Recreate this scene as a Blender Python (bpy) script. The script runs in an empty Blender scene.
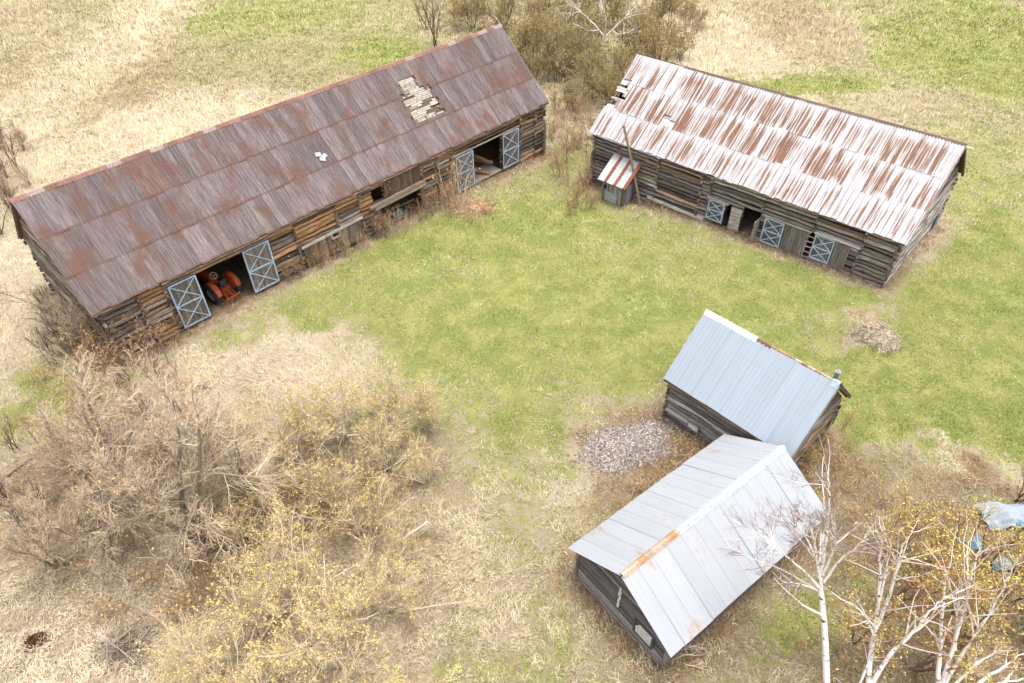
import bpy, math, random
import numpy as np
from mathutils import Matrix, Vector
scene = bpy.context.scene
COL = scene.collection
R = math.radians

# ------------------------------------------------------------------ camera, light, exposure
CAM_H, FPX, PITCH, ROLL = 30.0, 689.15, R(42.212), R(-0.79)
cam_d = bpy.data.cameras.new("camera"); cam = bpy.data.objects.new("camera", cam_d); COL.objects.link(cam)
cam_d.sensor_fit = 'HORIZONTAL'; cam_d.sensor_width = 36.0; cam_d.lens = FPX / 1024 * 36
cam_d.clip_start = 0.5; cam_d.clip_end = 4000
_c, _s = math.cos(PITCH), math.sin(PITCH); _cr, _sr = math.cos(ROLL), math.sin(ROLL)
_rt, _up, _fw = Vector((1, 0, 0)), Vector((0, _s, _c)), Vector((0, _c, -_s))
_X = _cr * _rt + _sr * _up; _Y = -_sr * _rt + _cr * _up
cam.matrix_world = Matrix(((_X.x, _Y.x, -_fw.x, 0), (_X.y, _Y.y, -_fw.y, 0), (_X.z, _Y.z, -_fw.z, CAM_H), (0, 0, 0, 1)))
scene.camera = cam

SUN_DIR = Vector((0.10, 0.02, 1.0)).normalized()
SUN_EL = math.asin(SUN_DIR.z); SUN_AZ = math.atan2(SUN_DIR.x, SUN_DIR.y)
world = bpy.data.worlds.new("World"); scene.world = world; world.use_nodes = True
wn = world.node_tree.nodes; wl = world.node_tree.links; wn.clear()
sky = wn.new("ShaderNodeTexSky"); sky.sky_type = 'NISHITA'; sky.sun_disc = False
sky.sun_elevation = SUN_EL; sky.sun_rotation = SUN_AZ; sky.air_density = 1.0; sky.dust_density = 4.0
hs = wn.new("ShaderNodeHueSaturation"); hs.inputs["Saturation"].default_value = 0.35
bg = wn.new("ShaderNodeBackground"); bg.inputs["Strength"].default_value = 0.15
wo = wn.new("ShaderNodeOutputWorld")
wl.new(sky.outputs[0], hs.inputs["Color"]); wl.new(hs.outputs[0], bg.inputs["Color"]); wl.new(bg.outputs[0], wo.inputs[0])
sd = bpy.data.lights.new("sun", 'SUN'); sd.energy = 1.0; sd.angle = R(18); sd.color = (1.0, 0.94, 0.86)
so = bpy.data.objects.new("sun", sd); COL.objects.link(so)
so.rotation_euler = SUN_DIR.to_track_quat('Z', 'Y').to_euler(); so.location = (30, 0, 60)
scene.view_settings.view_transform = 'Standard'; scene.view_settings.look = 'None'
scene.view_settings.gamma = 1.0; scene.view_settings.use_curve_mapping = False
scene.view_settings.exposure = 1.50
scene.cycles.max_bounces = 5; scene.cycles.diffuse_bounces = 3; scene.cycles.use_denoising = True; scene.cycles.denoiser = 'OPENIMAGEDENOISE'; scene.cycles.denoising_input_passes = 'RGB_ALBEDO_NORMAL'; scene.cycles.denoising_prefilter = 'ACCURATE'

# ------------------------------------------------------------------ helpers
RNG = np.random.default_rng(11)
def lin(r, g, b):
    f = lambda c: ((c / 255 + 0.055) / 1.055) ** 2.4 if c / 255 > 0.04045 else c / 255 / 12.92
    return np.array([f(r), f(g), f(b)])
def pix_ray(u, w):
    d = _X * (u - 512) - _Y * (w - 341.5) + _fw * FPX
    return np.array(d)
def at(u, w, z=0.0):
    d = pix_ray(u, w); t = (z - CAM_H) / d[2]
    return np.array([d[0] * t, d[1] * t, z])
def _hash(ix, iy, seed):
    n = (ix * 374761393 + iy * 668265263 + seed * 1442695041) & 0x7fffffff
    n = ((n ^ (n >> 13)) * 1274126177) & 0x7fffffff
    return ((n ^ (n >> 16)) & 0xffff) / 65535.0
def vnoise(x, y, seed=0):
    x = np.asarray(x, float); y = np.asarray(y, float)
    ix = np.floor(x).astype(np.int64); iy = np.floor(y).astype(np.int64)
    fx = x - ix; fy = y - iy; fx = fx * fx * (3 - 2 * fx); fy = fy * fy * (3 - 2 * fy)
    a = _hash(ix, iy, seed); b = _hash(ix + 1, iy, seed); c = _hash(ix, iy + 1, seed); d = _hash(ix + 1, iy + 1, seed)
    return (a * (1 - fx) + b * fx) * (1 - fy) + (c * (1 - fx) + d * fx) * fy
def fbm(x, y, seed=0, o=3):
    s = 0; a = 1; t = 0
    for k in range(o):
        s = s + a * vnoise(x * 2 ** k, y * 2 ** k, seed + k * 7); t += a; a *= .55
    return s / t

class MB:
    """collects geometry for ONE mesh object"""
    def __init__(self): self.V = []; self.F = []; self.n = 0
    def add(self, V, F, tint=(1, 1, 1), uv=None, uv2=None, mat=0):
        V = np.asarray(V, float).reshape(-1, 3); F = np.asarray(F, np.int64)
        if len(F) == 0: return
        nf, k = F.shape
        t = np.asarray(tint, float)
        if t.ndim == 1: t = np.tile(t, (nf, 1))
        uv = np.zeros((nf, k, 2)) if uv is None else np.asarray(uv, float).reshape(nf, k, 2)
        uv2 = np.zeros((nf, k, 2)) if uv2 is None else np.asarray(uv2, float).reshape(nf, k, 2)
        self.V.append(V); self.F.append((F + self.n, t, uv, uv2, mat)); self.n += len(V)
    def box(self, c, s, tint=(1, 1, 1), rot=None, mat=0, uvoff=None):
        c = np.asarray(c, float); s = np.asarray(s, float) / 2
        sg = np.array([[-1, -1, -1], [1, -1, -1], [1, 1, -1], [-1, 1, -1], [-1, -1, 1], [1, -1, 1], [1, 1, 1], [-1, 1, 1]], float)
        P = sg * s
        la = int(np.argmax(s)); oth = [i for i in range(3) if i != la]
        o = RNG.uniform(0, 50, 2) if uvoff is None else uvoff
        F = np.array([[0, 3, 2, 1], [4, 5, 6, 7], [0, 1, 5, 4], [1, 2, 6, 5], [2, 3, 7, 6], [3, 0, 4, 7]])
        uv = np.stack([P[F][..., la] + o[0], P[F][..., oth[0]] + P[F][..., oth[1]] + o[1]], -1)
        if rot is not None: P = P @ np.asarray(rot).T
        self.add(P + c, F, tint, uv, None, mat)
    def bar(self, a, b, w, h, tint=(1, 1, 1), upv=(0, 0, 1), mat=0):
        a = np.asarray(a, float); b = np.asarray(b, float); d = b - a; L = np.linalg.norm(d); d /= L
        u = np.asarray(upv, float); sx = np.cross(u, d); 
        if np.linalg.norm(sx) < 1e-4: sx = np.cross([1, 0, 0.01], d)
        sx /= np.linalg.norm(sx); u = np.cross(d, sx)
        self.box((a + b) / 2, (L, w, h), tint, np.stack([d, sx, u], 1), mat)
    def tube(self, pts, rad, k=6, tint=(1, 1, 1), cap=True, mat=0):
        pts = np.asarray(pts, float)[None]; rad = np.broadcast_to(np.asarray(rad, float), pts.shape[:2])
        tubes(self, pts, rad, k, np.asarray(tint, float)[None], mat=mat)
    def lathe(self, prof, axis_o, ax, k=20, tint=(1, 1, 1), mat=0):
        ax = np.asarray(ax, float); ax /= np.linalg.norm(ax); e = np.cross(ax, [0.3, 0.5, .81]); e /= np.linalg.norm(e); e2 = np.cross(ax, e)
        a = np.linspace(0, 2 * np.pi, k, endpoint=False); V = []
        for (h, r) in prof: V.append(np.asarray(axis_o) + ax * h + r * (np.cos(a)[:, None] * e + np.sin(a)[:, None] * e2))
        F = []
        for i in range(len(prof) - 1):
            for j in range(k): F.append([i * k + j, i * k + (j + 1) % k, (i + 1) * k + (j + 1) % k, (i + 1) * k + j])
        V = np.concatenate(V); F = np.array(F)
        self.add(V, F, tint, V[F][..., :2], None, mat)
    def build(self, name, mats, parent=None, smooth=False):
        me = bpy.data.meshes.new(name)
        if not isinstance(mats, (list, tuple)): mats = [mats]
        for m in mats: me.materials.append(m)
        V = np.concatenate(self.V) if self.V else np.zeros((0, 3))
        me.vertices.add(len(V)); me.vertices.foreach_set("co", V.ravel().astype(np.float32))
        nl = sum(f[0].size for f in self.F); nf = sum(len(f[0]) for f in self.F)
        me.loops.add(nl); me.polygons.add(nf)
        me.loops.foreach_set("vertex_index", np.concatenate([f[0].ravel() for f in self.F]).astype(np.int32))
        tot = np.concatenate([np.full(len(f[0]), f[0].shape[1]) for f in self.F]).astype(np.int32)
        st = np.concatenate([[0], np.cumsum(tot)[:-1]]).astype(np.int32)
        me.polygons.foreach_set("loop_start", st); me.polygons.foreach_set("loop_total", tot)
        me.polygons.foreach_set("material_index", np.concatenate([np.full(len(f[0]), f[4]) for f in self.F]).astype(np.int32))
        me.polygons.foreach_set("use_smooth", np.full(nf, smooth))
        me.update(calc_edges=True)
        u = me.uv_layers.new(name="UVMap"); u.data.foreach_set("uv", np.concatenate([f[2].reshape(-1, 2) for f in self.F]).ravel().astype(np.float32))
        u = me.uv_layers.new(name="sheet"); u.data.foreach_set("uv", np.concatenate([f[3].reshape(-1, 2) for f in self.F]).ravel().astype(np.float32))
        a = me.attributes.new("tint", 'FLOAT_COLOR', 'CORNER')
        T = np.concatenate([np.repeat(f[1], f[0].shape[1], 0) for f in self.F]); T = np.concatenate([T, np.ones((len(T), 1))], 1)
        a.data.foreach_set("color", T.ravel().astype(np.float32))
        o = bpy.data.objects.new(name, me); COL.objects.link(o)
        if parent is not None: o.parent = parent
        return o

def tubes(mb, P, Rd, k, tint, mat=0):
    """P [n,S,3], Rd [n,S]: n tapering tubes"""
    n, S, _ = P.shape
    T = np.gradient(P, axis=1); T /= np.linalg.norm(T, axis=2, keepdims=True) + 1e-9
    ref = np.where(np.abs(T[..., 2:3]) > .9, np.array([1.0, 0, 0]), np.array([0, 0, 1.0]))
    A = np.cross(T, ref); A /= np.linalg.norm(A, axis=2, keepdims=True) + 1e-9; B = np.cross(T, A)
    ang = np.linspace(0, 2 * np.pi, k, endpoint=False)
    V = P[:, :, None] + Rd[:, :, None, None] * (np.cos(ang)[:, None] * A[:, :, None] + np.sin(ang)[:, None] * B[:, :, None])
    idx = np.arange(n * S * k).reshape(n, S, k); i2 = np.roll(idx, -1, 2)
    F = np.stack([idx[:, :-1], i2[:, :-1], i2[:, 1:], idx[:, 1:]], -1).reshape(-1, 4)
    tt = np.repeat(np.broadcast_to(tint, (n, 3)), (S - 1) * k, 0)
    ln = np.concatenate([np.zeros((n, 1)), np.cumsum(np.linalg.norm(np.diff(P, axis=1), axis=2), 1)], 1)
    u = np.repeat(ln[:, :, None], k, 2); v = np.broadcast_to(np.arange(k) / k, (n, S, k)) + (np.arange(n) * .37)[:, None, None]
    U = np.stack([u, v], -1).reshape(-1, 2)
    mb.add(V.reshape(-1, 3), F, tt, U[F], None, mat)

def empty(name, loc=(0, 0, 0), rz=0.0):
    o = bpy.data.objects.new(name, None); COL.objects.link(o); o.location = loc; o.rotation_euler = (0, 0, rz); o.empty_display_size = .3
    return o
def tag(o, label=None, cat=None, group=None, kind=None):
    if label: o["label"] = label
    if cat: o["category"] = cat
    if group: o["group"] = group
    if kind: o["kind"] = kind
    return o

# ------------------------------------------------------------------ node helpers / materials
class NT:
    def __init__(self, name):
        self.m = bpy.data.materials.new(name); self.m.use_nodes = True; self.t = self.m.node_tree; self.t.nodes.clear()
        self.bs = self.t.nodes.new("ShaderNodeBsdfPrincipled"); o = self.t.nodes.new("ShaderNodeOutputMaterial")
        self.t.links.new(self.bs.outputs[0], o.inputs[0])
    def n(self, kind, **kw):
        x = self.t.nodes.new(kind)
        for k, v in kw.items(): setattr(x, k, v)
        return x
    def put(self, sock, v):
        if hasattr(v, "links") or isinstance(v, bpy.types.NodeSocket): self.t.links.new(v, sock)
        elif isinstance(v, (tuple, list, np.ndarray)):
            v = [float(q) for q in v]; sock.default_value = v + [1.0] if len(v) == 3 and sock.type == 'RGBA' else v
        else: sock.default_value = v
    def attr(self, name="tint"): return self.n("ShaderNodeAttribute", attribute_name=name).outputs["Color"]
    def uv(self, name="UVMap"): return self.n("ShaderNodeUVMap", uv_map=name).outputs[0]
    def obj(self): return self.n("ShaderNodeTexCoord").outputs["Object"]
    def scale(self, vec, s):
        x = self.n("ShaderNodeVectorMath", operation='MULTIPLY'); self.put(x.inputs[0], vec); x.inputs[1].default_value = s; return x.outputs[0]
    def vadd(self, a, b):
        x = self.n("ShaderNodeVectorMath", operation='ADD'); self.put(x.inputs[0], a); self.put(x.inputs[1], b); return x.outputs[0]
    def noise(self, vec, sc=1.0, det=4, rough=.6):
        x = self.n("ShaderNodeTexNoise"); self.put(x.inputs["Vector"], vec); x.inputs["Scale"].default_value = sc
        x.inputs["Detail"].default_value = det; x.inputs["Roughness"].default_value = rough; return x.outputs[0]
    def math(self, op, a, b=0.0, clamp=False):
        x = self.n("ShaderNodeMath", operation=op, use_clamp=clamp); self.put(x.inputs[0], a); self.put(x.inputs[1], b); return x.outputs[0]
    def map(self, v, a, b, c=0.0, d=1.0, smooth=True):
        x = self.n("ShaderNodeMapRange", interpolation_type='SMOOTHSTEP' if smooth else 'LINEAR'); self.put(x.inputs[0], v)
        for i, q in enumerate((a, b, c, d)): self.put(x.inputs[i + 1], q)
        return x.outputs[0]
    def mix(self, f, a, b, mode='MIX'):
        x = self.n("ShaderNodeMix", data_type='RGBA', blend_type=mode); self.put(x.inputs[0], f); self.put(x.inputs[6], a); self.put(x.inputs[7], b); return x.outputs[2]
    def sep(self, v):
        x = self.n("ShaderNodeSeparateXYZ"); self.put(x.inputs[0], v); return x.outputs
    def bump(self, h, st=.3, dist=.05):
        x = self.n("ShaderNodeBump"); x.inputs["Strength"].default_value = st; x.inputs["Distance"].default_value = dist
        self.put(x.inputs["Height"], h); self.t.links.new(x.outputs[0], self.bs.inputs["Normal"])
    def done(self, col, rough=.9, metal=0.0, spec=.25):
        self.put(self.bs.inputs["Base Color"], col); self.put(self.bs.inputs["Roughness"], rough)
        self.put(self.bs.inputs["Metallic"], metal); self.bs.inputs["Specular IOR Level"].default_value = spec
        return self.m

def m_wood(name, mul=1.0):
    m = NT(name); uv = m.uv(); t = m.attr()
    g = m.noise(m.scale(uv, (1.2, 22, 1)), 1, 5, .7); b = m.noise(m.scale(uv, (.9, 3, 1)), 1, 3)
    c = m.mix(m.map(g, .3, .72), m.mix(1.0, t, (.58, .55, .52), 'MULTIPLY'), m.mix(1.0, t, (1.95 * mul, 1.92 * mul, 1.88 * mul), 'MULTIPLY'))
    c = m.mix(m.map(b, .5, .75, 0, .5), c, m.mix(1.0, t, (2.3, 2.3, 2.35), 'MULTIPLY'))
    m.bump(g, .5, .03); return m.done(c, .92)
def m_worn(name):
    m = NT(name); t = m.attr(); P = m.obj(); n = m.noise(P, 9, 5, .7); b = m.noise(P, 2.2, 4, .7)
    c = m.mix(m.map(n, .3, .7), m.mix(1.0, t, (.7,) * 3, 'MULTIPLY'), m.mix(1.0, t, (1.22,) * 3, 'MULTIPLY'))
    c = m.mix(m.map(b, .60, .68, 0, .5), c, (.26, .235, .205)); return m.done(c, .9, 0, .2)
def m_flat(name, var=.25, sc=9.0, rough=.85, metal=0., spec=.25):
    m = NT(name); t = m.attr(); n = m.noise(m.obj(), sc, 5)
    c = m.mix(m.map(n, .3, .7), m.mix(1.0, t, (1 - var,) * 3, 'MULTIPLY'), m.mix(1.0, t, (1 + var,) * 3, 'MULTIPLY'))
    return m.done(c, rough, metal, spec)
def m_leaf(name, rough=.8):
    m = NT(name); return m.done(m.attr(), rough, 0, .1)
def m_bark(name, birch=False):
    m = NT(name); t = m.attr(); uv = m.uv()
    if birch:
        n = m.noise(m.scale(uv, (5, 1.2, 1)), 1, 5, .7); c = m.mix(m.map(n, .54, .62), t, (.05, .04, .035))
        n2 = m.noise(m.scale(uv, (.6, 2, 1)), 1, 3); c = m.mix(m.map(n2, .55, .85, 0, .3), c, (.38, .30, .22))
    else:
        n = m.noise(m.scale(uv, (2, 8, 1)), 1, 4); c = m.mix(m.map(n, .3, .7), m.mix(1., t, (.6,) * 3, 'MULTIPLY'), m.mix(1., t, (1.3,) * 3, 'MULTIPLY'))
    return m.done(c, .9, 0, .15)

WOOD = m_wood("weathered_wood"); PAINT = m_worn("faded_paint"); LEAF = m_leaf("leaf_litter_colour")
BARK = m_bark("twig_bark"); BIRCHM = m_bark("birch_bark", True); STEEL = m_flat("worn_enamel", .2, 8, .55, 0, .4); RUBBER = m_flat("tyre_rubber", .3, 12, .9)

def m_roof_rust():
    m = NT("rusted_sheet_metal"); t = m.attr(); uv = m.uv(); sh = m.uv("sheet"); s = m.sep(sh); U = m.sep(uv)
    st = m.noise(m.scale(uv, (14, .7, 1)), 1, 4, .7); bl = m.noise(m.scale(uv, (.55, .35, 1)), 1, 4, .65); fine = m.noise(m.scale(uv, (40, 9, 1)), 1, 3, .7)
    base = m.mix(m.map(st, .32, .68), m.mix(1., t, (.62, .58, .58), 'MULTIPLY'), m.mix(1., t, (1.35, 1.38, 1.42), 'MULTIPLY'))
    rust = m.mix(m.map(fine, .3, .7), (.075, .033, .022), (.155, .072, .048))
    e1 = m.map(s[1], .0, .11, 1, 0); e2 = m.map(s[1], .86, 1.0, 0, 1); e = m.math('MAXIMUM', e1, e2)
    edge = m.map(m.math('ADD', m.math('MULTIPLY', e, .8), m.math('MULTIPLY', bl, 1.3)), .95, 1.5)
    f = m.math('MAXIMUM', edge, m.map(bl, .47, .66, 0, .85)); f = m.math('MULTIPLY', f, m.map(st, .2, .6, .6, 1.0))
    seam = m.math('MAXIMUM', m.map(s[0], .0, .06, 1, 0), m.map(s[0], .94, 1., 0, 1))
    f = m.math('MAXIMUM', f, m.math('MULTIPLY', seam, m.map(m.noise(m.scale(uv, (1.2, .5, 1)), 1, 2), .3, .6, .2, .95))); c = m.mix(f, base, rust)
    c = m.mix(m.map(m.noise(m.scale(uv, (9, 5, 1)), 1, 2), .76, .80, 0, .5), c, (.5, .42, .38))
    m.bump(fine, .25, .01); return m.done(c, .72, 0., .3)
def m_roof_streak():
    m = NT("streaked_galvanised_metal"); t = m.sep(m.attr()); uv = m.uv(); s = m.sep(m.uv("sheet"))
    off = m.n("ShaderNodeCombineXYZ"); m.put(off.inputs[0], 0.0); m.put(off.inputs[1], m.math('MULTIPLY', t[1], 37.0))
    vv = m.vadd(uv, off.outputs[0])
    a = m.noise(m.scale(vv, (8.5, .24, 1)), 1, 2, .5); b = m.noise(m.scale(vv, (22, .9, 1)), 1, 3, .6); big = m.noise(m.scale(uv, (.35, .3, 1)), 1, 3)
    prof = m.math('MULTIPLY', m.map(s[1], .0, .40), m.map(s[1], .80, 1.0, 1, .55))
    v = m.math('ADD', m.math('ADD', m.math('MULTIPLY', a, 1.15), m.math('MULTIPLY', b, .45)), m.math('ADD', m.math('MULTIPLY', big, .3), m.math('MULTIPLY', prof, .16)))
    v = m.math('ADD', v, m.math('MULTIPLY', m.math('SUBTRACT', t[0], .5), .22)); v = m.math('ADD', v, m.math('MULTIPLY', m.math('SUBTRACT', m.math('ABSOLUTE', m.math('SUBTRACT', s[0], .5)), .25), .20))
    f = m.map(v, 1.07, 1.16)
    seam = m.math('MAXIMUM', m.map(s[0], .0, .05, 1, 0), m.map(s[0], .95, 1., 0, 1)); f = m.math('MAXIMUM', f, m.math('MULTIPLY', seam, m.map(t[2], 0, 1, .1, .9)))
    halo = m.map(v, 1.0, 1.16, 0, .6)
    white = m.mix(m.noise(m.scale(uv, (3, .6, 1)), 1, 4), (.29, .293, .303), (.39, .39, .395)); white = m.mix(halo, white, (.30, .195, .125))
    rust = m.mix(m.map(b, .3, .7), (.085, .036, .02), (.20, .095, .052))
    return m.done(m.mix(f, white, rust), .6, 0., .35)
def m_roof_pale(name, ca, cb, rustamt):
    m = NT(name); t = m.attr(); uv = m.uv(); s = m.sep(m.uv("sheet"))
    a = m.noise(m.scale(uv, (4.5, .25, 1)), 1, 2); big = m.noise(m.scale(uv, (.6, .5, 1)), 1, 4)
    c = m.mix(a, ca, cb); c = m.mix(1., c, t, 'MULTIPLY')
    seam = m.math('MAXIMUM', m.map(s[0], .0, .02, 1, 0), m.map(s[0], .98, 1., 0, 1)); c = m.mix(m.math('MULTIPLY', seam, .5), c, (.16, .15, .15))
    r = m.map(m.math('ADD', big, m.math('MULTIPLY', a, .3)), rustamt, rustamt + .1, 0, .75); c = m.mix(r, c, (.33, .20, .12))
    return m.done(c, .5, .15, .4)
ROOF_A = m_roof_rust(); ROOF_B = m_roof_streak()
ROOF_C = m_roof_pale("pale_blue_steel", (.24, .275, .315), (.295, .335, .375), .9)
ROOF_D = m_roof_pale("pale_white_steel", (.285, .30, .32), (.345, .355, .37), .76)
RUSTCAP = m_roof_pale("rusted_ridge_metal", (.25, .13, .075), (.38, .24, .16), .7)

# ------------------------------------------------------------------ buildings' frames (fitted to the photograph)
BLD = {  # x, y, heading, length, half width, ridge z, eave z, overhang
    'A': (-14.349, 48.537, 0.80373, 39.635, 5.752, 10.055, 4.906, .36),
    'B': (20.259, 50.116, -0.73052, 25.528, 6.195, 8.963, 4.348, .40),
    'C': (13.07, 25.69, R(-47.2), 7.66, 3.01, 6.15, 3.15, .37),
    'D': (8.52, 17.45, R(37.3), 10.74, 3.06, 4.17, 2.25, .39)}
def bw(k, x, y, z=0.0):
    X, Y, h = BLD[k][:3]; c, s = math.cos(h), math.sin(h)
    return np.array([X + c * x - s * y, Y + s * x + c * y, z])
def bl(k, P):
    X, Y, h = BLD[k][:3]; c, s = math.cos(h), math.sin(h); dx = P[..., 0] - X; dy = P[..., 1] - Y
    return c * dx + s * dy, -s * dx + c * dy

# ------------------------------------------------------------------ ground height
HC = [(bw('A', x, -5.4), z) for x, z in ((-19, 1.1), (-15, 1.0), (-10, .95), (-5, .75), (0, .6), (5, .5), (10, .6), (15, .6), (19, .05))]
HC += [(bw('A', x, 5.4), .8) for x in (-19, -10, 0, 10, 19)]
HC += [(bw('B', x, -6.0), z) for x, z in ((-12, -.9), (-9.5, -.6), (-7, .2), (-3, .5), (0, .5), (4, .4), (8, .55), (12.4, .9))]
HC += [(bw('B', x, 6.0), .3) for x in (-12, -4, 4, 12)]
HC += [(np.array([x, y, 0]), 0.0) for x, y in ((0, 30), (8, 25), (14, 26), (5, 17), (12, 14), (-10, 20), (0, 40), (20, 33), (-25, 30), (10, 36), (5, 45))]
HP = np.array([c[0][:2] for c in HC]); HZ = np.array([c[1] for c in HC])
def hz(x, y):
    x = np.asarray(x, float); y = np.asarray(y, float); num = np.zeros_like(x); den = np.full_like(x, .12)
    for (px, py), z in zip(HP, HZ):
        w = np.exp(-((x - px) ** 2 + (y - py) ** 2) / 30.0); num += w * z; den += w
    h = num / den + (fbm(x * .35, y * .35, 5) - .5) * .16
    h += 1.0 * np.exp(-(((x - 22.6) / 1.7) ** 2 + ((y - 32.4) / 1.25) ** 2) ** 1.3) * (.8 + .4 * vnoise(x * 2, y * 2, 9))      # mound
    return h
def gz(x, y): return float(hz(np.array([x]), np.array([y]))[0])

# ------------------------------------------------------------------ ground cover zones (places on the real ground)
# (px, py, rx, ry, green, brown, bright)
Z = [
 (512, 40, 900, 200, .22, .30, .55), (260, 45, 210, 60, .40, .50, .42), (390, 55, 40, 18, .85, .1, .5), (250, 15, 120, 14, .65, .2, .5), (140, 30, 40, 60, .2, .15, .9),
 (60, 150, 120, 40, .12, .05, 1.0), (20, 290, 70, 90, .1, .05, .95), (180, 125, 90, 30, .1, .05, 1.0), (130, 85, 25, 30, .25, .6, .4),
 (860, 80, 260, 90, .38, .22, .55), (740, 70, 60, 55, .1, .05, .98), (690, 45, 50, 40, .08, .1, 1.0), (800, 85, 90, 10, .75, .1, .6), (920, 50, 60, 30, .75, .1, .65), (990, 25, 60, 30, .7, .15, .6), (1000, 80, 40, 20, .75, .1, .6), (820, 30, 50, 25, .2, .5, .5), (960, 120, 60, 25, .35, .45, .5), (900, 110, 50, 20, .25, .3, .6), (1000, 150, 50, 25, .5, .3, .55),
 # yard
 (520, 320, 330, 150, .90, .10, .55), (760, 330, 290, 140, .90, .10, .55), (960, 370, 130, 160, .85, .1, .55), (300, 310, 120, 50, .70, .22, .55),
 (560, 185, 60, 40, .55, .5, .4), (490, 185, 50, 22, .5, .5, .5), (740, 262, 170, 22, .5, .55, .5), (660, 215, 60, 18, .4, .6, .45),
 (960, 235, 45, 60, .4, .2, .75), (985, 190, 60, 40, .6, .3, .6), (1000, 330, 60, 70, .92, .05, .6), (945, 300, 30, 40, .85, .08, .5), (935, 250, 26, 50, .5, .2, .8),
 (600, 235, 70, 20, .66, .1, .85), (400, 285, 90, 26, .72, .15, .75), (470, 265, 50, 20, .62, .25, .7), (700, 285, 90, 25, .7, .15, .75), (480, 340, 120, 25, .9, .05, .55), (330, 335, 90, 20, .88, .05, .5), (690, 325, 60, 22, .85, .1, .45), (620, 345, 70, 40, .78, .1, .7), (800, 300, 90, 18, .9, .05, .5),
 (440, 250, 80, 18, .85, .1, .5), (250, 315, 50, 12, .5, .5, .5), (560, 225, 60, 20, .8, .1, .5), (400, 235, 50, 8, .85, .1, .3),
 (880, 350, 66, 44, .38, .6, .6), (873, 345, 34, 22, .15, .7, .7), (850, 372, 40, 10, .85, .1, .2), (910, 345, 16, 14, .7, .3, .4),
 (870, 450, 70, 30, .62, .25, .75), (940, 420, 80, 40, .88, .1, .7), (900, 400, 50, 25, .95, .05, .6), (960, 460, 70, 12, .4, .2, .8), (800, 330, 60, 15, .6, .2, .7),
 # lower middle
 (520, 470, 70, 120, .52, .3, .6), (560, 520, 60, 120, .42, .45, .55), (490, 590, 70, 110, .22, .5, .65), (600, 400, 80, 40, .55, .3, .6), (530, 430, 40, 80, .75, .15, .5), (545, 560, 26, 120, .6, .3, .5), (455, 430, 40, 60, .65, .2, .6),
 (590, 600, 60, 90, .35, .5, .6), (640, 470, 95, 70, .2, .75, .4), (560, 480, 40, 60, .25, .4, .8), (700, 470, 55, 36, .1, 1., .2),
 (800, 600, 130, 110, .45, .6, .5), (775, 625, 55, 40, .85, .2, .3), (700, 660, 50, 30, .5, .4, .5), (830, 650, 90, 40, .15, .65, .55), (860, 480, 50, 50, .45, .45, .6), (800, 470, 36, 36, .2, .7, .4), (900, 560, 110, 80, .3, .7, .45), (775, 590, 60, 40, .75, .2, .5), (985, 490, 50, 14, .0, 1.0, .45), (980, 640, 120, 90, .15, .75, .45),
 # left thicket floor
 (180, 500, 240, 160, .18, .5, .65), (280, 385, 90, 34, .08, .15, .97), (230, 375, 50, 16, .1, .1, 1.0), (60, 600, 110, 110, .06, .15, .95), (20, 540, 60, 60, .2, .2, .8), (40, 400, 60, 45, .55, .2, .55), (70, 405, 36, 20, .75, .1, .4), (110, 350, 45, 22, .45, .5, .3), (30, 345, 55, 40, .1, .1, .95), (330, 490, 90, 50, .15, .8, .3), (210, 570, 30, 26, .05, 1., .1), (300, 620, 140, 60, .12, .55, .6), (40, 640, 80, 60, .03, .1, 1.0), (100, 500, 90, 30, .1, .7, .4), (450, 610, 60, 80, .2, .4, .8), (540, 640, 40, 50, .5, .3, .6), (470, 660, 30, 30, .5, .3, .5),
 (750, 405, 60, 20, .7, .2, .6), (550, 420, 40, 40, .7, .2, .6),
]
for (a_, b_, n_, ru_, rw_, g_) in (((905, 350), (1005, 232), 9, 13, 13, .95), ((950, 370), (1040, 270), 8, 12, 12, .95), ((925, 345), (1015, 245), 8, 10, 9, .70), ((870, 395), (1030, 340), 10, 14, 9, .9), ((880, 380), (1030, 322), 10, 12, 7, .72), ((840, 440), (1030, 400), 10, 14, 9, .92), ((700, 90), (860, 82), 9, 12, 5, .8), ((880, 60), (1020, 50), 9, 12, 6, .75), ((620, 330), (860, 300), 12, 16, 8, .95)):
    for i_ in range(n_): Z.append((a_[0] + (b_[0] - a_[0]) * i_ / (n_ - 1), a_[1] + (b_[1] - a_[1]) * i_ / (n_ - 1), ru_, rw_, g_, .08, .6, 1))
ZW = []
for (u, w, ru, rw, g, b, br, *fl) in Z:
    P = at(u, w); d = np.linalg.norm(P - np.array([0, 0, CAM_H])); sn = CAM_H / d
    ZW.append((P[0], P[1], ru * d / FPX, rw * d / FPX / sn, g, b, br, len(fl)))
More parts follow.
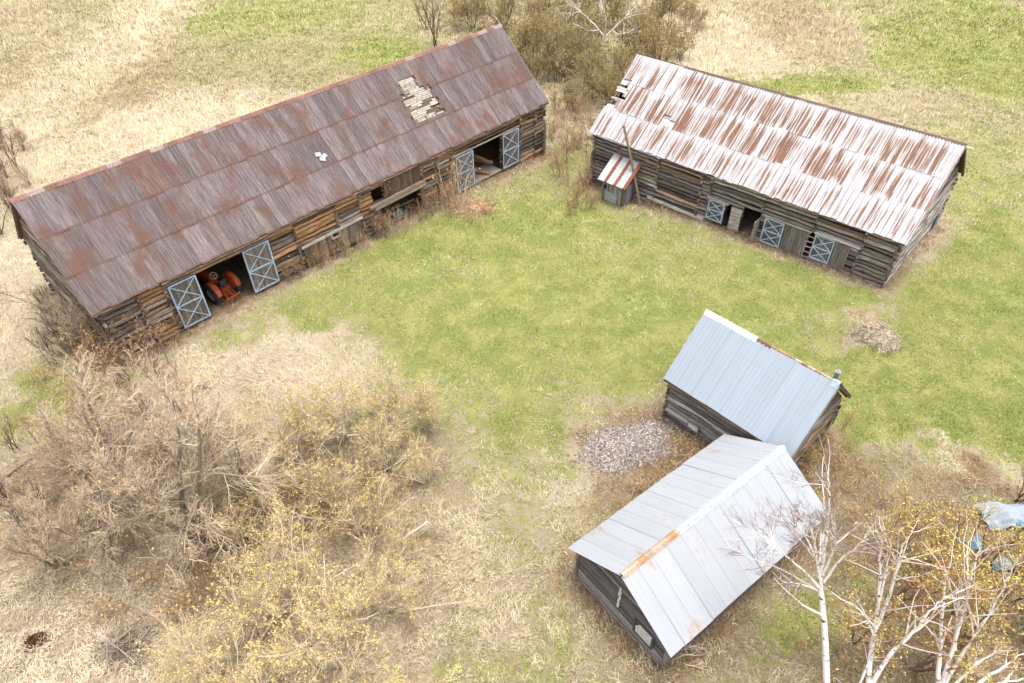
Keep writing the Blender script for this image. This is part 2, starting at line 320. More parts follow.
def zones(x, y):
    x = np.asarray(x, float); y = np.asarray(y, float)
    wx = x + (fbm(x * .22, y * .22, 31) - .5) * 6 + (fbm(x * .8, y * .8, 41) - .5) * 4.5
    wy = y + (fbm(x * .22, y * .22, 32) - .5) * 6 + (fbm(x * .8, y * .8, 42) - .5) * 4.5
    g = np.full(x.shape, .3); b = np.full(x.shape, .3); br = np.full(x.shape, .6)
    for (cx, cy, rx, ry, G, B_, C, fl) in ZW:
        a = np.exp(-((((x + (wx - x) * .2 if fl else wx) - cx) / rx) ** 2 + (((y + (wy - y) * .2 if fl else wy) - cy) / ry) ** 2) ** 1.5)
        g += (G - g) * a; b += (B_ - b) * a; br += (C - br) * a
    b = b * .8; br = np.clip(br * 1.05 + .05, 0, 1)
    for k, q in BLD.items():       # trodden dead litter against the walls
        lx, ly = bl(k, np.stack([x, y], -1)); dx = np.abs(lx) - q[3] / 2; dy = np.abs(ly) - q[4]
        d = np.maximum(np.maximum(dx, dy), 0); a = np.exp(-(d / .9) ** 2) * .7; g *= 1 - a; b += (1 - b) * a * .8
    return np.clip(g, 0, 1), np.clip(b, 0, 1), np.clip(br, 0, 1)
def inside(x, y, pad=0.0):
    m = np.zeros(np.shape(x), bool)
    for k, q in BLD.items():
        lx, ly = bl(k, np.stack([x, y], -1)); m |= (np.abs(lx) < q[3] / 2 - q[7] + pad) & (np.abs(ly) < q[4] - q[7] + pad)
    return m

def m_ground():
    m = NT("meadow_ground"); z = m.sep(m.attr("zone")); P = m.obj(); nn = m.noise(P, 1.1, 4, .65)
    n1 = m.noise(P, .55, 5, .65); n2 = m.noise(P, 2.6, 5, .7); n3 = m.noise(P, 11, 4, .7); n4 = m.noise(P, 34, 3, .7)
    # fibres of flattened dead grass: noise stretched along two swirled directions
    sw = m.noise(P, .25, 2); rot = m.n("ShaderNodeVectorRotate", rotation_type='Z_AXIS'); m.put(rot.inputs["Vector"], P); m.put(rot.inputs["Angle"], m.math('MULTIPLY', sw, 9.0))
    fib = m.noise(m.scale(rot.outputs[0], (3.5, 22, 8)), 1, 4, .7)
    straw = m.mix(m.map(fib, .28, .72), (.32, .245, .155), (.74, .635, .465))
    straw = m.mix(m.map(m.math('ADD', z[2], m.math('MULTIPLY', m.math('SUBTRACT', n2, .5), .5)), .25, 1.0), m.mix(1., straw, (.55, .52, .47), 'MULTIPLY'), straw)
    brown = m.mix(m.map(n3, .3, .7), (.16, .105, .058), (.42, .30, .18))
    brown = m.mix(m.map(z[2], .0, .9, .75, 0.), brown, m.mix(1., brown, (.80, .62, .50), 'MULTIPLY'))
    green = m.mix(m.map(n3, .3, .7), (.115, .16, .028), (.30, .335, .085)); green = m.mix(m.map(m.math('ADD', n1, m.math('MULTIPLY', m.math('SUBTRACT', n2, .5), .5)), .40, .68, 0, .75), green, (.42, .385, .14))
    green = m.mix(m.map(n4, .35, .75, 0, .45), green, (.42, .42, .19))
    j = m.math('ADD', m.math('MULTIPLY', m.math('SUBTRACT', nn, .5), 1.7), m.math('ADD', m.math('MULTIPLY', m.math('SUBTRACT', n2, .5), 1.5), m.math('MULTIPLY', m.math('SUBTRACT', n3, .5), 1.2)))
    c = m.mix(m.map(m.math('ADD', z[1], j), .32, .85), straw, brown)
    c = m.mix(m.map(m.math('ADD', z[0], m.math('MULTIPLY', j, .62)), .28, .66), c, green)
    m.bump(m.math('ADD', n3, m.math('ADD', m.math('MULTIPLY', n4, .5), fib)), .9, .12)
    return m.done(c, 1.0, 0, .05)
def axis_lines(lo, hi, step, far):
    core = np.arange(lo, hi + 1e-6, step); ext = np.array([3, 8, 16, 30, 60, 110, 200, 400, 700, 1200.]) * far / 1200
    return np.concatenate([lo - ext[::-1], core, hi + ext])
gx = axis_lines(-78, 78, .4, 1200); gy = axis_lines(2, 118, .4, 1200)
GX, GY = np.meshgrid(gx, gy, indexing='ij'); GZ = hz(GX, GY)
GZ[(GX < -82) | (GX > 82) | (GY > 122) | (GY < -2)] = 0
nx, ny = len(gx), len(gy); idx = np.arange(nx * ny).reshape(nx, ny)
gmb = MB(); gmb.add(np.stack([GX, GY, GZ], -1), np.stack([idx[:-1, :-1], idx[1:, :-1], idx[1:, 1:], idx[:-1, 1:]], -1).reshape(-1, 4))
ground = gmb.build("ground", m_ground(), None, True); tag(ground, kind="structure")
g, b, br = zones(GX, GY); za = ground.data.attributes.new("zone", 'FLOAT_COLOR', 'POINT')
za.data.foreach_set("color", np.stack([g, b, br, np.ones_like(g)], -1).ravel().astype(np.float32))
tag(ground, "rough farm meadow of green turf and bleached dead grass", "ground")

# ------------------------------------------------------------------ grass blades
_g = NT("grass_blades"); _d = _g.n("ShaderNodeBsdfDiffuse"); _t = _g.n("ShaderNodeBsdfTranslucent"); _m = _g.n("ShaderNodeMixShader"); _a = _g.attr(); _g.put(_d.inputs[0], _a); _g.put(_t.inputs[0], _a); _m.inputs[0].default_value = .28
_g.t.links.new(_d.outputs[0], _m.inputs[1]); _g.t.links.new(_t.outputs[0], _m.inputs[2]); _g.t.links.new(_m.outputs[0], [n for n in _g.t.nodes if n.type == 'OUTPUT_MATERIAL'][0].inputs[0]); GRASS = _g.m
def blades(name, N, seed, mode, label):
    r = np.random.default_rng(seed)
    y = 6.5 + 114 * r.random(N * 3) ** 1.7; x = (r.random(N * 3) * 2 - 1) * (y * .72 + 17)
    g, b, br = zones(x, y); t = r.random(len(x)); pat = fbm(x * .8, y * .8, 77); cl = fbm(x * 2.4, y * 2.4, 177, 2)
    if mode == 'lawn': keep = t < np.clip(g * 1.4 + (pat - .5) * 1.3 + (cl - .5) * 1.2 - .2, 0, 1)
    else: keep = t < np.clip(1.05 - g * 1.25 + (pat - .5) * 1.2 + (cl - .5) * 1.4, .05, 1)
    keep &= ~inside(x, y, .05)
    cx, cy = at(630, 447)[:2]; keep &= (((x - cx) / 2.3) ** 2 + ((y - cy) / 1.7) ** 2 > 1)
    x, y, g, b, br, pat, cl = [q[keep][:N] for q in (x, y, g, b, br, pat, cl)]; n = len(x); z = hz(x, y) - .02
    far = np.clip(y / 45, .8, 2.2)
    if mode == 'lawn':
        L = r.uniform(.07, .26, n) * far * (.7 + .6 * cl); W = r.uniform(.02, .045, n) * far; lean = r.uniform(.2, 1.1, n)
        c0 = np.array([.115, .165, .032]); c1 = np.array([.44, .445, .165]); c2 = np.array([.56, .48, .27])
        q = np.clip(r.random(n) * .28 + (cl - .36) * 1.7 + (pat - .45) * 1.8 + (fbm(x * .35, y * .35, 91) - .5) * 1.2, 0, 1)[:, None]; C = c0 + (c1 - c0) * q
        dead = (r.random(n) < .07 + .35 * (1 - g))[:, None]; C = np.where(dead, c2 * r.uniform(.6, 1.2, (n, 1)), C)
    else:
        tall = np.clip(.35 + br * .7 - g * .5, .2, 1.1)
        L = r.uniform(.18, .70, n) * tall * far; W = r.uniform(.016, .042, n) * far; lean = r.uniform(.6, 1.45, n)
        c0 = np.array([.30, .22, .135]); c1 = np.array([.76, .66, .50]); q = np.clip(br * .7 + r.normal(0, .14, n) + (cl - .5) * 1.5 + (pat - .5) * .7 - b * .2 + .15, 0, 1)[:, None]; C = c0 + (c1 - c0) * q
        rus = (r.random(n) < b * .5)[:, None]; C = np.where(rus, np.array([.30, .18, .09]) * r.uniform(.6, 1.6, (n, 1)), C)
        gr = (r.random(n) < g * .5)[:, None]; C = np.where(gr, np.array([.22, .27, .07]) * r.uniform(.7, 1.4, (n, 1)), C)
    sw = fbm(x * .3, y * .3, 55) * 14; a = sw + r.normal(0, 1.0, n)
    D = np.stack([np.cos(a), np.sin(a)], -1); S = np.stack([-D[:, 1], D[:, 0]], -1) * W[:, None] / 2
    B0 = np.stack([x - S[:, 0], y - S[:, 1], z], -1); B1 = np.stack([x + S[:, 0], y + S[:, 1], z], -1)
    M = np.stack([x + D[:, 0] * L * np.sin(lean) * .45, y + D[:, 1] * L * np.sin(lean) * .45, z + L * np.cos(lean * .6) * .62], -1)
    T = np.stack([x + D[:, 0] * L * np.sin(lean), y + D[:, 1] * L * np.sin(lean), z + np.maximum(L * np.cos(lean), .03)], -1)
    S3 = np.concatenate([S * .8, np.zeros((n, 1))], 1)
    V = np.stack([B0, B1, M + S3, M - S3, T], 1).reshape(-1, 3); i = np.arange(n)[:, None] * 5
    mb = MB(); mb.add(V, np.concatenate([i, i + 1, i + 2, i + 3], 1), C); mb.F.append((np.concatenate([i + 3, i + 2, i + 4], 1), C, np.zeros((n, 3, 2)), np.zeros((n, 3, 2)), 0))
    return tag(mb.build(name, GRASS), label, "grass", kind="stuff")
blades("lawn_grass", 300000, 3, 'lawn', "short green spring grass growing across the yard between the barns")
blades("dry_grass", 420000, 4, 'dry', "bleached and tan dead grass lying over the meadow and thicket floor")

# ------------------------------------------------------------------ building parts
GREYS = [lin(120, 110, 102), lin(135, 122, 108), lin(105, 93, 84), lin(150, 138, 125), lin(92, 80, 70), lin(128, 108, 90)]
WARM = [lin(154, 120, 88), lin(164, 126, 90), lin(146, 114, 86)]
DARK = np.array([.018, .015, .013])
def logwall(mb, x0, x1, yface, zt, zb, frame, rng, course=.38, holes=(), joints=(), warm=.15, depth=.24, gap=.045, bri=1.0, smoothness=1.0, stub=.12, top=None, low=None, grey=0.0):
    """logs along u in the plane v=yface; frame(u, out, z)->xyz (out>0 = outward). holes: (u0,u1,z0,z1). top(u)/low(z)->limits"""
    edges = sorted([x0, x1] + [j for j in joints if x0 < j < x1])
    z = zb
    while z < zt - .06:
        h = min(course * rng.uniform(.82, 1.18), zt - z); zc = z + h / 2
        for a, bb in zip(edges[:-1], edges[1:]):
            segs = [(a, bb)]
            for (h0, h1, hz0, hz1) in holes:
                if hz0 < zc < hz1:
                    ns = []
                    for (p, q) in segs:
                        if q <= h0 or p >= h1: ns.append((p, q)); continue
                        if p < h0: ns.append((p, h0))
                        if q > h1: ns.append((h1, q))
                    segs = ns
            for (p, q) in segs:
                if low is not None:
                    lim = low(zc); p, q = max(p, -lim), min(q, lim)
                if q - p < .12: continue
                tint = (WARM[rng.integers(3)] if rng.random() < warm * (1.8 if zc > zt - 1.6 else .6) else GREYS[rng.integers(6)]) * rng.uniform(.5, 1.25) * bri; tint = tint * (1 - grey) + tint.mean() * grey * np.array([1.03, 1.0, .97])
                S = max(2, int((q - p) / .8) + 1); u = np.linspace(p + .01, q - .01, S + 1)
                off = rng.normal(0, .035, S + 1) * smoothness; hh = (h - gap * rng.uniform(.6, 1.6)) / 2; zz = zc + np.cumsum(rng.normal(0, .014, S + 1)) * smoothness
                prof = [(-depth / 2, -hh), (depth * .30, -hh), (depth * .5, -hh * .6), (depth * .5, hh * .6), (depth * .30, hh), (-depth / 2, hh)]
                V = []
                for i in range(S + 1):
                    k = rng.uniform(.92, 1.05)
                    for (o, d) in prof: V.append(frame(u[i], off[i] + o, zz[i] + d * k))
                V = np.array(V); k = 6; F = []
                for i in range(S):
                    for j in range(k): F.append([i * k + j, (i + 1) * k + j, (i + 1) * k + (j + 1) % k, i * k + (j + 1) % k])
                F = np.array(F); ii = F // k; jj = F % k
                uo = rng.uniform(0, 60)
                uv = np.stack([u[ii] + uo, np.where((F % k == 0) & (np.roll(F, 1, 1) % k == 5), 6, jj) * .09 + uo], -1)
                mb.add(V, F, tint, uv)
                for e in (0, S):
                    mb.add(V[e * k:(e + 1) * k], [[0, 1, 4, 5], [1, 2, 3, 4]], tint * .8, None)
        for j in edges:
            if stub and rng.random() < .75 and not any(h0 - .1 < j < h1 + .1 and hz0 < zc < hz1 for (h0, h1, hz0, hz1) in holes):
                if low is not None and abs(j) > low(zc): continue
                c = frame(j + rng.normal(0, .03), depth / 2 + stub / 2, zc); s = np.abs(np.array(frame(j + .16, depth / 2 + stub, zc)) - np.array(frame(j, depth / 2, zc))) ; s[2] = h * .6
                mb.box(c, np.maximum(s, .1), GREYS[rng.integers(6)] * rng.uniform(.5, 1.1) * bri)
        z += h

def roof_side(mb, k, side, rng, courses, wsh, rib, ribh, tintf, hole=lambda x, y: x * 0 < -1, lift=.07, eave_jag=.06, over=.0):
    X, Y, h, L, w, zr, ze, ov = BLD[k]; S = math.hypot(w, zr - ze); nrm = np.array([0, side * (zr - ze) / S, w / S])
    lens = S / courses; du = rib / 4
    for c in range(courses - 1, -1, -1):
        x = -L / 2; j = 0
        while x < L / 2 - .05:
            x1 = min(x + (wsh[c] if isinstance(wsh, tuple) else wsh), L / 2); nu = max(2, int(round((x1 - x) / du))); u = np.linspace(x, x1 + (.02 if x1 < L / 2 else 0), nu + 1)
            s0 = c * lens - (.0 if c == 0 else .0); s1 = (c + 1) * lens + (.12 if c < courses - 1 else rng.uniform(-eave_jag, eave_jag)); ns = max(3, int((s1 - s0) / .3)); s = np.linspace(s0, s1, ns + 1)
            U, SS = np.meshgrid(u, s, indexing='ij'); ph = ((U - x) / rib) % 1
            off = lift + (courses - 1 - c) * .012 + ribh * np.clip(np.cos(ph * 2 * np.pi) * 1.6, -1, 1) * .5 + .006 * (j % 2) + rng.uniform(0, .008) + rng.normal(0, .012) * (SS - s0) / lens + .02 * (fbm(U * .7, SS * .7, 3) - .5)
            P = np.stack([U, side * SS * w / S, zr - SS * (zr - ze) / S], -1) + off[..., None] * nrm
            id_ = np.arange(P.shape[0] * P.shape[1]).reshape(P.shape[:2]); F = np.stack([id_[:-1, :-1], id_[1:, :-1], id_[1:, 1:], id_[:-1, 1:]], -1).reshape(-1, 4)
            if side > 0: F = F[:, ::-1]
            cu = ((U[:-1, :-1] + U[1:, 1:]) / 2).ravel(); cs = ((SS[:-1, :-1] + SS[1:, 1:]) / 2).ravel()
            keep = ~hole(cu, side * cs * w / S, c); F = F[keep]
            if len(F):
                uv = np.stack([U, SS], -1).reshape(-1, 2); sh = np.stack([(U - x) / (x1 - x), (SS - s0) / (s1 - s0)], -1).reshape(-1, 2)
                mb.add(P.reshape(-1, 3), F, tintf(rng, c, x), uv[F], sh[F])
            x = x1; j += 1

def roof_parts(k, root, mat, rng, courses, wsh, rib, ribh, tintf, hole, deckc, cap, capmat, name="roof", jag=.06):
    X, Y, h, L, w, zr, ze, ov = BLD[k]
    mb = MB()
    for s in (-1, 1): roof_side(mb, k, s, rng, courses, wsh, rib, ribh, tintf, hole if s < 0 else (lambda x, y, c: x * 0 < -1), eave_jag=jag)
    rf = mb.build(name, mat, root, False)
    S = math.hypot(w, zr - ze); d = MB()       # boarded deck under the sheets
    for side in (-1, 1):
        nrm = np.array([0, side * (zr - ze) / S, w / S]); tn = np.array([0, side * w / S, -(zr - ze) / S]); s = .12
        while s < S - .1:
            wd = rng.uniform(.2, .3); x = -L / 2 + rng.uniform(.04, .1)
            while x < L / 2 - .1:
                x1 = min(x + rng.uniform(1.2, 4.0), L / 2 - rng.uniform(.03, .1))
                tc = deckc(rng, (x + x1) / 2, side * (s + wd / 2) * w / S)
                if rng.random() > .04 and tc is not None:
                    d.box(np.array([(x + x1) / 2, 0, zr]) + tn * (s + wd / 2) + nrm * (-.02 + rng.uniform(-.006, .006)), (x1 - x - .02, wd * .9, .03), tc, np.stack([[1, 0, 0], tn, nrm], 1))
                x = x1
            s += wd
        for x in np.arange(-L / 2 + .3, L / 2, 1.2):       # rafters
            d.bar(np.array([x, 0, zr - .12]), np.array([x, side * w * .98, ze - .08]), .12, .14, lin(105, 85, 68) * .8)
    d.build("roof_deck", WOOD, rf)
    if cap:
        cb = MB(); cap(cb); cb.build("ridge_cap", capmat, rf)
    return rf
def ridgestrip(cb, zr, slope, x0, x1, wd, rng, tint, lift=.11, seg=1.2):
    x = x0
    while x < x1 - .02:
        xe = min(x + seg, x1); t = tint(rng, x)
        if t is not None:
            d = rng.uniform(0, .012); V = []
            for xx in (x, xe + .03):
                for (y, z) in ((-wd, -wd * slope), (-.05, .02), (.05, .02), (wd, -wd * slope)): V.append((xx, y, zr + lift + d + z))
            cb.add(V, [[0, 4, 5, 1], [1, 5, 6, 2], [2, 6, 7, 3]], t, np.array(V)[[[0, 4, 5, 1], [1, 5, 6, 2], [2, 6, 7, 3]]][..., :2])
        x = xe

def door(root, x0, x1, z0, z1, yf, rng, plank, brace, double=True, wplank=None, tilt=0.0, name="door", bar=.10):
    """braced barn door, facing -y, hung just off the wall"""
    p = MB(); xe = wplank or x1; x = x0
    while x < x1 - .02:
        xx = min(x + rng.uniform(.14, .24), x1)
        p.box(((x + xx) / 2, yf + .02, (z0 + z1) / 2 + rng.uniform(-.02, .02)), (xx - x - .012, .035, z1 - z0 - .03), plank * rng.uniform(.65, 1.25)); x = xx
    d = p.build(name, WOOD, root)
    f = MB(); y = yf - .025; zm = (z0 + z1) / 2; hb = bar
    def bb(a, c, k=0, w=hb): f.bar((a[0], y - k, a[1]), (c[0], y - k, c[1]), .035, w, brace * rng.uniform(.85, 1.1), (0, -1, 0) if False else (0, 0, 1) if abs(a[0] - c[0]) > .05 else (1, 0, 0))
    bb((x0, z1 - hb / 2), (x1, z1 - hb / 2)); bb((x0, zm), (x1, zm)); bb((x0, z0 + hb / 2), (x1, z0 + hb / 2))
    bb((x0 + hb / 2, z0), (x0 + hb / 2, z1), .012); bb((x1 - hb / 2, z0), (x1 - hb / 2, z1), .012)
    for (a, c) in ((z0 + hb, zm - hb / 2), (zm + hb / 2, z1 - hb)):
        bb((x0 + hb, a), (x1 - hb, c), .004, hb * .7); bb((x0 + hb, c), (x1 - hb, a), .022, hb * .7)
    f.build("brace_frame", PAINT, d); return d

def gable_logs(mb, k, s, rng, zb, **kw):
    X, Y, h, L, w, zr, ze, ov = BLD[k]; xf = s * (L / 2 - ov); hw = w - ov
    fr = lambda u, o, z: (xf + s * o, u, z)
    def low(z): return hw if z < ze - .2 else max(0.0, hw * (zr - .15 - z) / (zr - ze))
    logwall(mb, -hw, hw, xf, zr - .3, zb, fr, rng, low=low, **kw)
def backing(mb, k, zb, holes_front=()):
    """near-black sheets added behind the logs; gap shade is put into their colour"""
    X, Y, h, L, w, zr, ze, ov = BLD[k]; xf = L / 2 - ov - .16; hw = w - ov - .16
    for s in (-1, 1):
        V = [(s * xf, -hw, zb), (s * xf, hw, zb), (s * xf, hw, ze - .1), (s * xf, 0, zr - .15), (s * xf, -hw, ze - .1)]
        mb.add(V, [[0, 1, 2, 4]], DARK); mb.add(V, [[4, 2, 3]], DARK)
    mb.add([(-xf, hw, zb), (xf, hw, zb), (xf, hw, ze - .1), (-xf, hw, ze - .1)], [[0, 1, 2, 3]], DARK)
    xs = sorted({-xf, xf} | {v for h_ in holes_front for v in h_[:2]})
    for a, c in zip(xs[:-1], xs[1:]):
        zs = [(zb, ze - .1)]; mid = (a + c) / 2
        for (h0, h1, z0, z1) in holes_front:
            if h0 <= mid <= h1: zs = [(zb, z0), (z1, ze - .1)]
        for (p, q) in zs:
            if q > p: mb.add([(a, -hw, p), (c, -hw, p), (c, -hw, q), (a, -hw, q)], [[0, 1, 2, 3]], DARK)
GAP_SHADE = m_leaf("painted_gap_shade", 1.0)  # near-black colour that paints the shade between the logs

# ================================================================== BARN A : long rusty-roofed log barn
rA = np.random.default_rng(21); A = empty("log_barn", bw('A', 0, 0), BLD['A'][2])
tag(A, "long log barn under a rusted purplish brown metal roof, tractor in its doorway", "barn", "log farm buildings")
def tA(r, c, x):
    if -13.9 < x < -12.4 and c == 0: return np.array([.13, .078, .066])
    return np.array([.130, .104, .100]) * r.uniform(.74, 1.22) * (1 + r.normal(0, .018, 3)) * (1.12 if c == 2 else 1.0)
def holeA(x, y, c):
    a = (x > 7.2) & (x < 8.75) & (y < -1.0) & (y > -1.85); b_ = (x > 6.6) & (x < 9.5) & (y < -1.8) & (y > -3.66)
    d = (x > -2.2) & (x < -1.5) & (y < -3.05) & (y > -3.5) & (x + y * .6 < -3.5)
    jx = x + .16 * np.sin(y * 7.3) + .1 * np.sin(y * 17 + 1); jy = y + .12 * np.sin(x * 6.1 + 2)
    a = (jx > 7.2) & (jx < 8.75) & (jy < -1.0) & (jy > -1.85); b_ = (jx > 6.6) & (jx < 9.5) & (jy < -1.8) & (jy > -3.66)
    return a | b_
PALEB = lin(150, 130, 110) * .3
def deckA(r, x, y): return (PALEB * r.uniform(.8, 1.15)) if (5 < x < 11 and -4.2 < y < -.6) else lin(120, 100, 84) * r.uniform(.4, .7)
def capA(cb): ridgestrip(cb, 10.055, .89, -19.85, 19.85, .2, rA, lambda r, x: (lin(205, 180, 170) * .5 if r.random() < .16 else np.array([.20, .11, .085]) * r.uniform(.8, 1.3)), seg=.9, lift=.15)
roofA = roof_parts('A', A, ROOF_A, rA, 3, .57, .19, .045, tA, holeA, deckA, capA, PAINT)
pm = MB()     # bleached bare boards where sheets are gone
S_A = math.hypot(5.752, 10.055 - 4.906); nA = np.array([0, -(10.055 - 4.906) / S_A, 5.752 / S_A]); tnA = np.array([0, -5.752 / S_A, -(10.055 - 4.906) / S_A])
for (x0, x1, s0, s1) in ((7.22, 8.72, 1.36, 2.44), (6.62, 9.48, 2.44, 4.88)):
    s = s0
    while s < s1 - .05:
        x = x0
        while x < x1 - .05:
            xe = min(x + rA.uniform(.3, 1.5), x1)
            if rA.random() > .13: pm.box(np.array([(x + xe) / 2, 0, 10.055]) + tnA * (s + .08) + nA * (.02 + rA.uniform(0, .012)), (xe - x - .05, .145, .025), (lin(226, 218, 208) if x + .3 * s > 8.0 else lin(220, 206, 184)) * .36 * rA.uniform(.75, 1.1), np.stack([[1, 0, 0], tnA, nA], 1))
            x = xe
        s += .165
pm.build("exposed_roof_boards", WOOD, roofA)
tp = MB()      # torn pale scraps of tin
for (x, y, z, a) in ((-2.05, -3.15, 7.24, .2), (-1.72, -3.35, 7.06, -.4), (-1.95, -3.45, 6.97, .5)):
    sz = (.42, .30) if x > -5 else (.5, .08)
    rot = np.stack([[math.cos(a), *(math.sin(a) * tnA[1:])], np.cross(nA, [math.cos(a), *(math.sin(a) * tnA[1:])]), nA], 1)
    tp = MB(); tp.box(np.array([x, y, z]) + nA * .15, (sz[0], sz[1], .008), lin(225, 228, 235) * .45, rot); tp.build("loose_tin_scrap", PAINT, roofA)
HA = [(-13.65, -10.25, -.5, 4.45), (10.5, 14.0, -.5, 3.95), (.7, 4.85, -.5, 2.75), (.35, 1.35, 3.2, 4.4)]
fA = lambda u, o, z: (u, -5.39 - o, z)
wl_ = MB(); JA = [-17.2, -15.6, -6.4, -3.0, -.9, .3, 1.9, 5.0, 6.7, 8.2, 16.3, 18.2]
logwall(wl_, -19.45, 19.45, -5.39, 4.85, -.35, fA, rA, .35, HA, JA, .30, gap=.10, stub=.16, bri=.92); wl_.build("front_log_wall", WOOD, A)
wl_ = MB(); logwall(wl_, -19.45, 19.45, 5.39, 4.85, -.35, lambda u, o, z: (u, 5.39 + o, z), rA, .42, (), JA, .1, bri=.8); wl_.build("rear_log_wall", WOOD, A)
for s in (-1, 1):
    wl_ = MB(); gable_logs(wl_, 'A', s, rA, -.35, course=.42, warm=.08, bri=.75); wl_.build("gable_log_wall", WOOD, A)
lm = MB(); backing(lm, 'A', -.4, HA); lm.build("gap_shade_sheet", GAP_SHADE, A)
GP = lin(140, 132, 122) * .5; BLUE = lin(186, 206, 226) * .72
for (x0, x1, z0, z1, tl) in ((-15.42, -13.6, 1.12, 4.45, 0), (-10.35, -8.42, 1.08, 4.45, 0), (8.56, 10.5, .72, 3.85, 0), (13.98, 15.98, .72, 3.88, 0)):
    door(A, x0, x1, z0, z1, -5.66, rA, GP, BLUE)
tr = MB(); tr.bar((-15.6, -5.62, 4.56), (-8.3, -5.62, 4.56), .06, .1, lin(150, 135, 120) * .6); tr.build("door_track", WOOD, A); tr = MB(); tr.bar((8.4, -5.62, 3.98), (16.1, -5.62, 3.98), .06, .12, lin(190, 180, 165) * .6)
tr.build("door_track", WOOD, A)
bm_ = MB()
bm_.bar((.3, -5.62, 2.86), (5.3, -5.62, 2.95), .26, .26, lin(150, 138, 125) * .8); bm_.bar((-.2, -5.72, 3.12), (5.2, -5.68, 3.25), .2, .2, lin(140, 122, 108) * .8)
for x in (.55, 4.98): bm_.bar((x, -5.56, -.2), (x, -5.56, 2.75), .26, .26, lin(120, 105, 92) * .7)
bm_.build("lintel_beam", WOOD, A)
pl = MB(); x = -6.1
while x < -1.1:
    wd = rA.uniform(.18, .28); pl.box((x + wd / 2, -5.60, 1.75 + rA.uniform(-.05, .05)), (wd - .015, .04, 1.5), GREYS[rA.integers(6)] * rA.uniform(.6, .95)); x += wd
pl.bar((-6.2, -5.66, 2.62), (-.9, -5.66, 2.72), .06, .2, lin(185, 178, 168) * .75)
pl.build("plank_siding", WOOD, A)
pl = MB(); x = 1.4
while x < 5.0:
    wd = rA.uniform(.2, .32); pl.box((x + wd / 2, -5.56, 3.95 + rA.uniform(-.06, .06)), (wd - .015, .04, 1.35), lin(112, 92, 80) * rA.uniform(.5, .85)); x += wd
pl.build("loft_boards", WOOD, A)
wf = MB(); X0, X1, Z0, Z1 = -3.75, -3.05, 2.2, 2.75
for a, c in (((X0, Z0), (X1, Z0)), ((X0, Z1), (X1, Z1)), ((X0, Z0), (X0, Z1)), ((X1, Z0), (X1, Z1))): wf.bar((a[0], -5.68, a[1]), (c[0], -5.68, c[1]), .07, .09, lin(215, 208, 200) * .7, (0, 0, 1) if a[1] == c[1] else (1, 0, 0))
w_ = wf.build("window", PAINT, A); wp = MB(); wp.box(((X0 + X1) / 2, -5.65, (Z0 + Z1) / 2), (.62, .02, .48), (.012, .013, .015)); wp.build("pane", STEEL, w_)
cp = MB(); cp.bar((19.35, -5.75, -.3), (19.35, -5.75, 3.2), .16, .16, lin(130, 118, 105) * .8); cp.build("corner_post", WOOD, A)

# ================================================================== BARN B : rust-streaked white roof
rB = np.random.default_rng(22); B = empty("log_barn", bw('B', 0, 0), BLD['B'][2])
tag(B, "log barn under a white metal roof heavily streaked with rust, pale blue doors", "barn", "log farm buildings")
def tB(r, c, x):
    am = {0: .50, 1: .62, 2: .16}[c] + r.normal(0, .23)
    if x < -9: am -= .22
    if x > 10.6: am -= .1
    return np.array([am, r.random(), (.9 if c == 2 else r.random() * .6)])
def holeB(x, y, c):
    S = np.abs(y)
    return ((x < -11.75 + .25 * np.sin(y * 9) + .2 * np.sin(y * 4 + 1)) & (y < -2.0) & (y > -4.15)) | ((x < -12.55) & (y < -1.5) & (y > -2.1)) | ((x > -7.5) & (x < -6.85) & (y < -3.35) & (y > -4.1)) | ((x > -6.9) & (x < -6.3) & (y < -3.7) & (y > -4.1))
def deckB(r, x, y):
    if x < -10.5 and y < 0 and r.random() < .3: return None
    return lin(205, 200, 195) * .6 * r.uniform(.6, 1.1) if (x < -9 or -9 < x < -5 and y < 0) else lin(120, 100, 84) * r.uniform(.4, .7)
def capB(cb): ridgestrip(cb, 8.963, .74, -8.2, 12.76, .17, rB, lambda r, x: np.array([.16, .105, .09]) * r.uniform(.7, 1.2), seg=2.4)
roof_parts('B', B, ROOF_B, rB, 3, (.82, .82, .41), .205, .028, tB, holeB, deckB, capB, PAINT)
HB = [(.15, .6, .5, 2.45), (1.55, 2.9, .1, 2.6), (6.7, 7.0, .5, 2.6)]
JB = [-9.8, -6.0, -2.1, -1.3, 2.95, 6.9, 10.2]; fB = lambda u, o, z: (u, -5.795 - o, z)
q = MB(); logwall(q, -12.36, 12.36, 0, 4.28, -1.4, fB, rB, .33, HB, JB, .06, gap=.095, stub=.16, grey=.4); q.build("front_log_wall", WOOD, B)
q = MB(); logwall(q, -12.36, 12.36, 0, 4.28, -1.4, lambda u, o, z: (u, 5.795 + o, z), rB, .42, (), JB, .1, bri=.8); q.build("rear_log_wall", WOOD, B)
for s in (-1, 1):
    q = MB(); gable_logs(q, 'B', s, rB, -1.4 if s < 0 else -.5, course=.34, warm=.03, bri=1.25, smoothness=.8, grey=.7); q.build("gable_log_wall", WOOD, B)
lm = MB(); backing(lm, 'B', -1.4, HB); lm.build("gap_shade_sheet", GAP_SHADE, B)
BL2 = lin(192, 206, 216) * .78
door(B, -1.25, .12, .72, 2.42, -6.0, rB, lin(130, 138, 142) * .42, BL2, bar=.09)
door(B, 3.35, 4.85, .55, 2.62, -6.0, rB, lin(130, 138, 142) * .42, BL2, bar=.09)
door(B, 7.12, 8.52, .80, 2.75, -6.0, rB, lin(130, 138, 142) * .42, BL2, bar=.09)
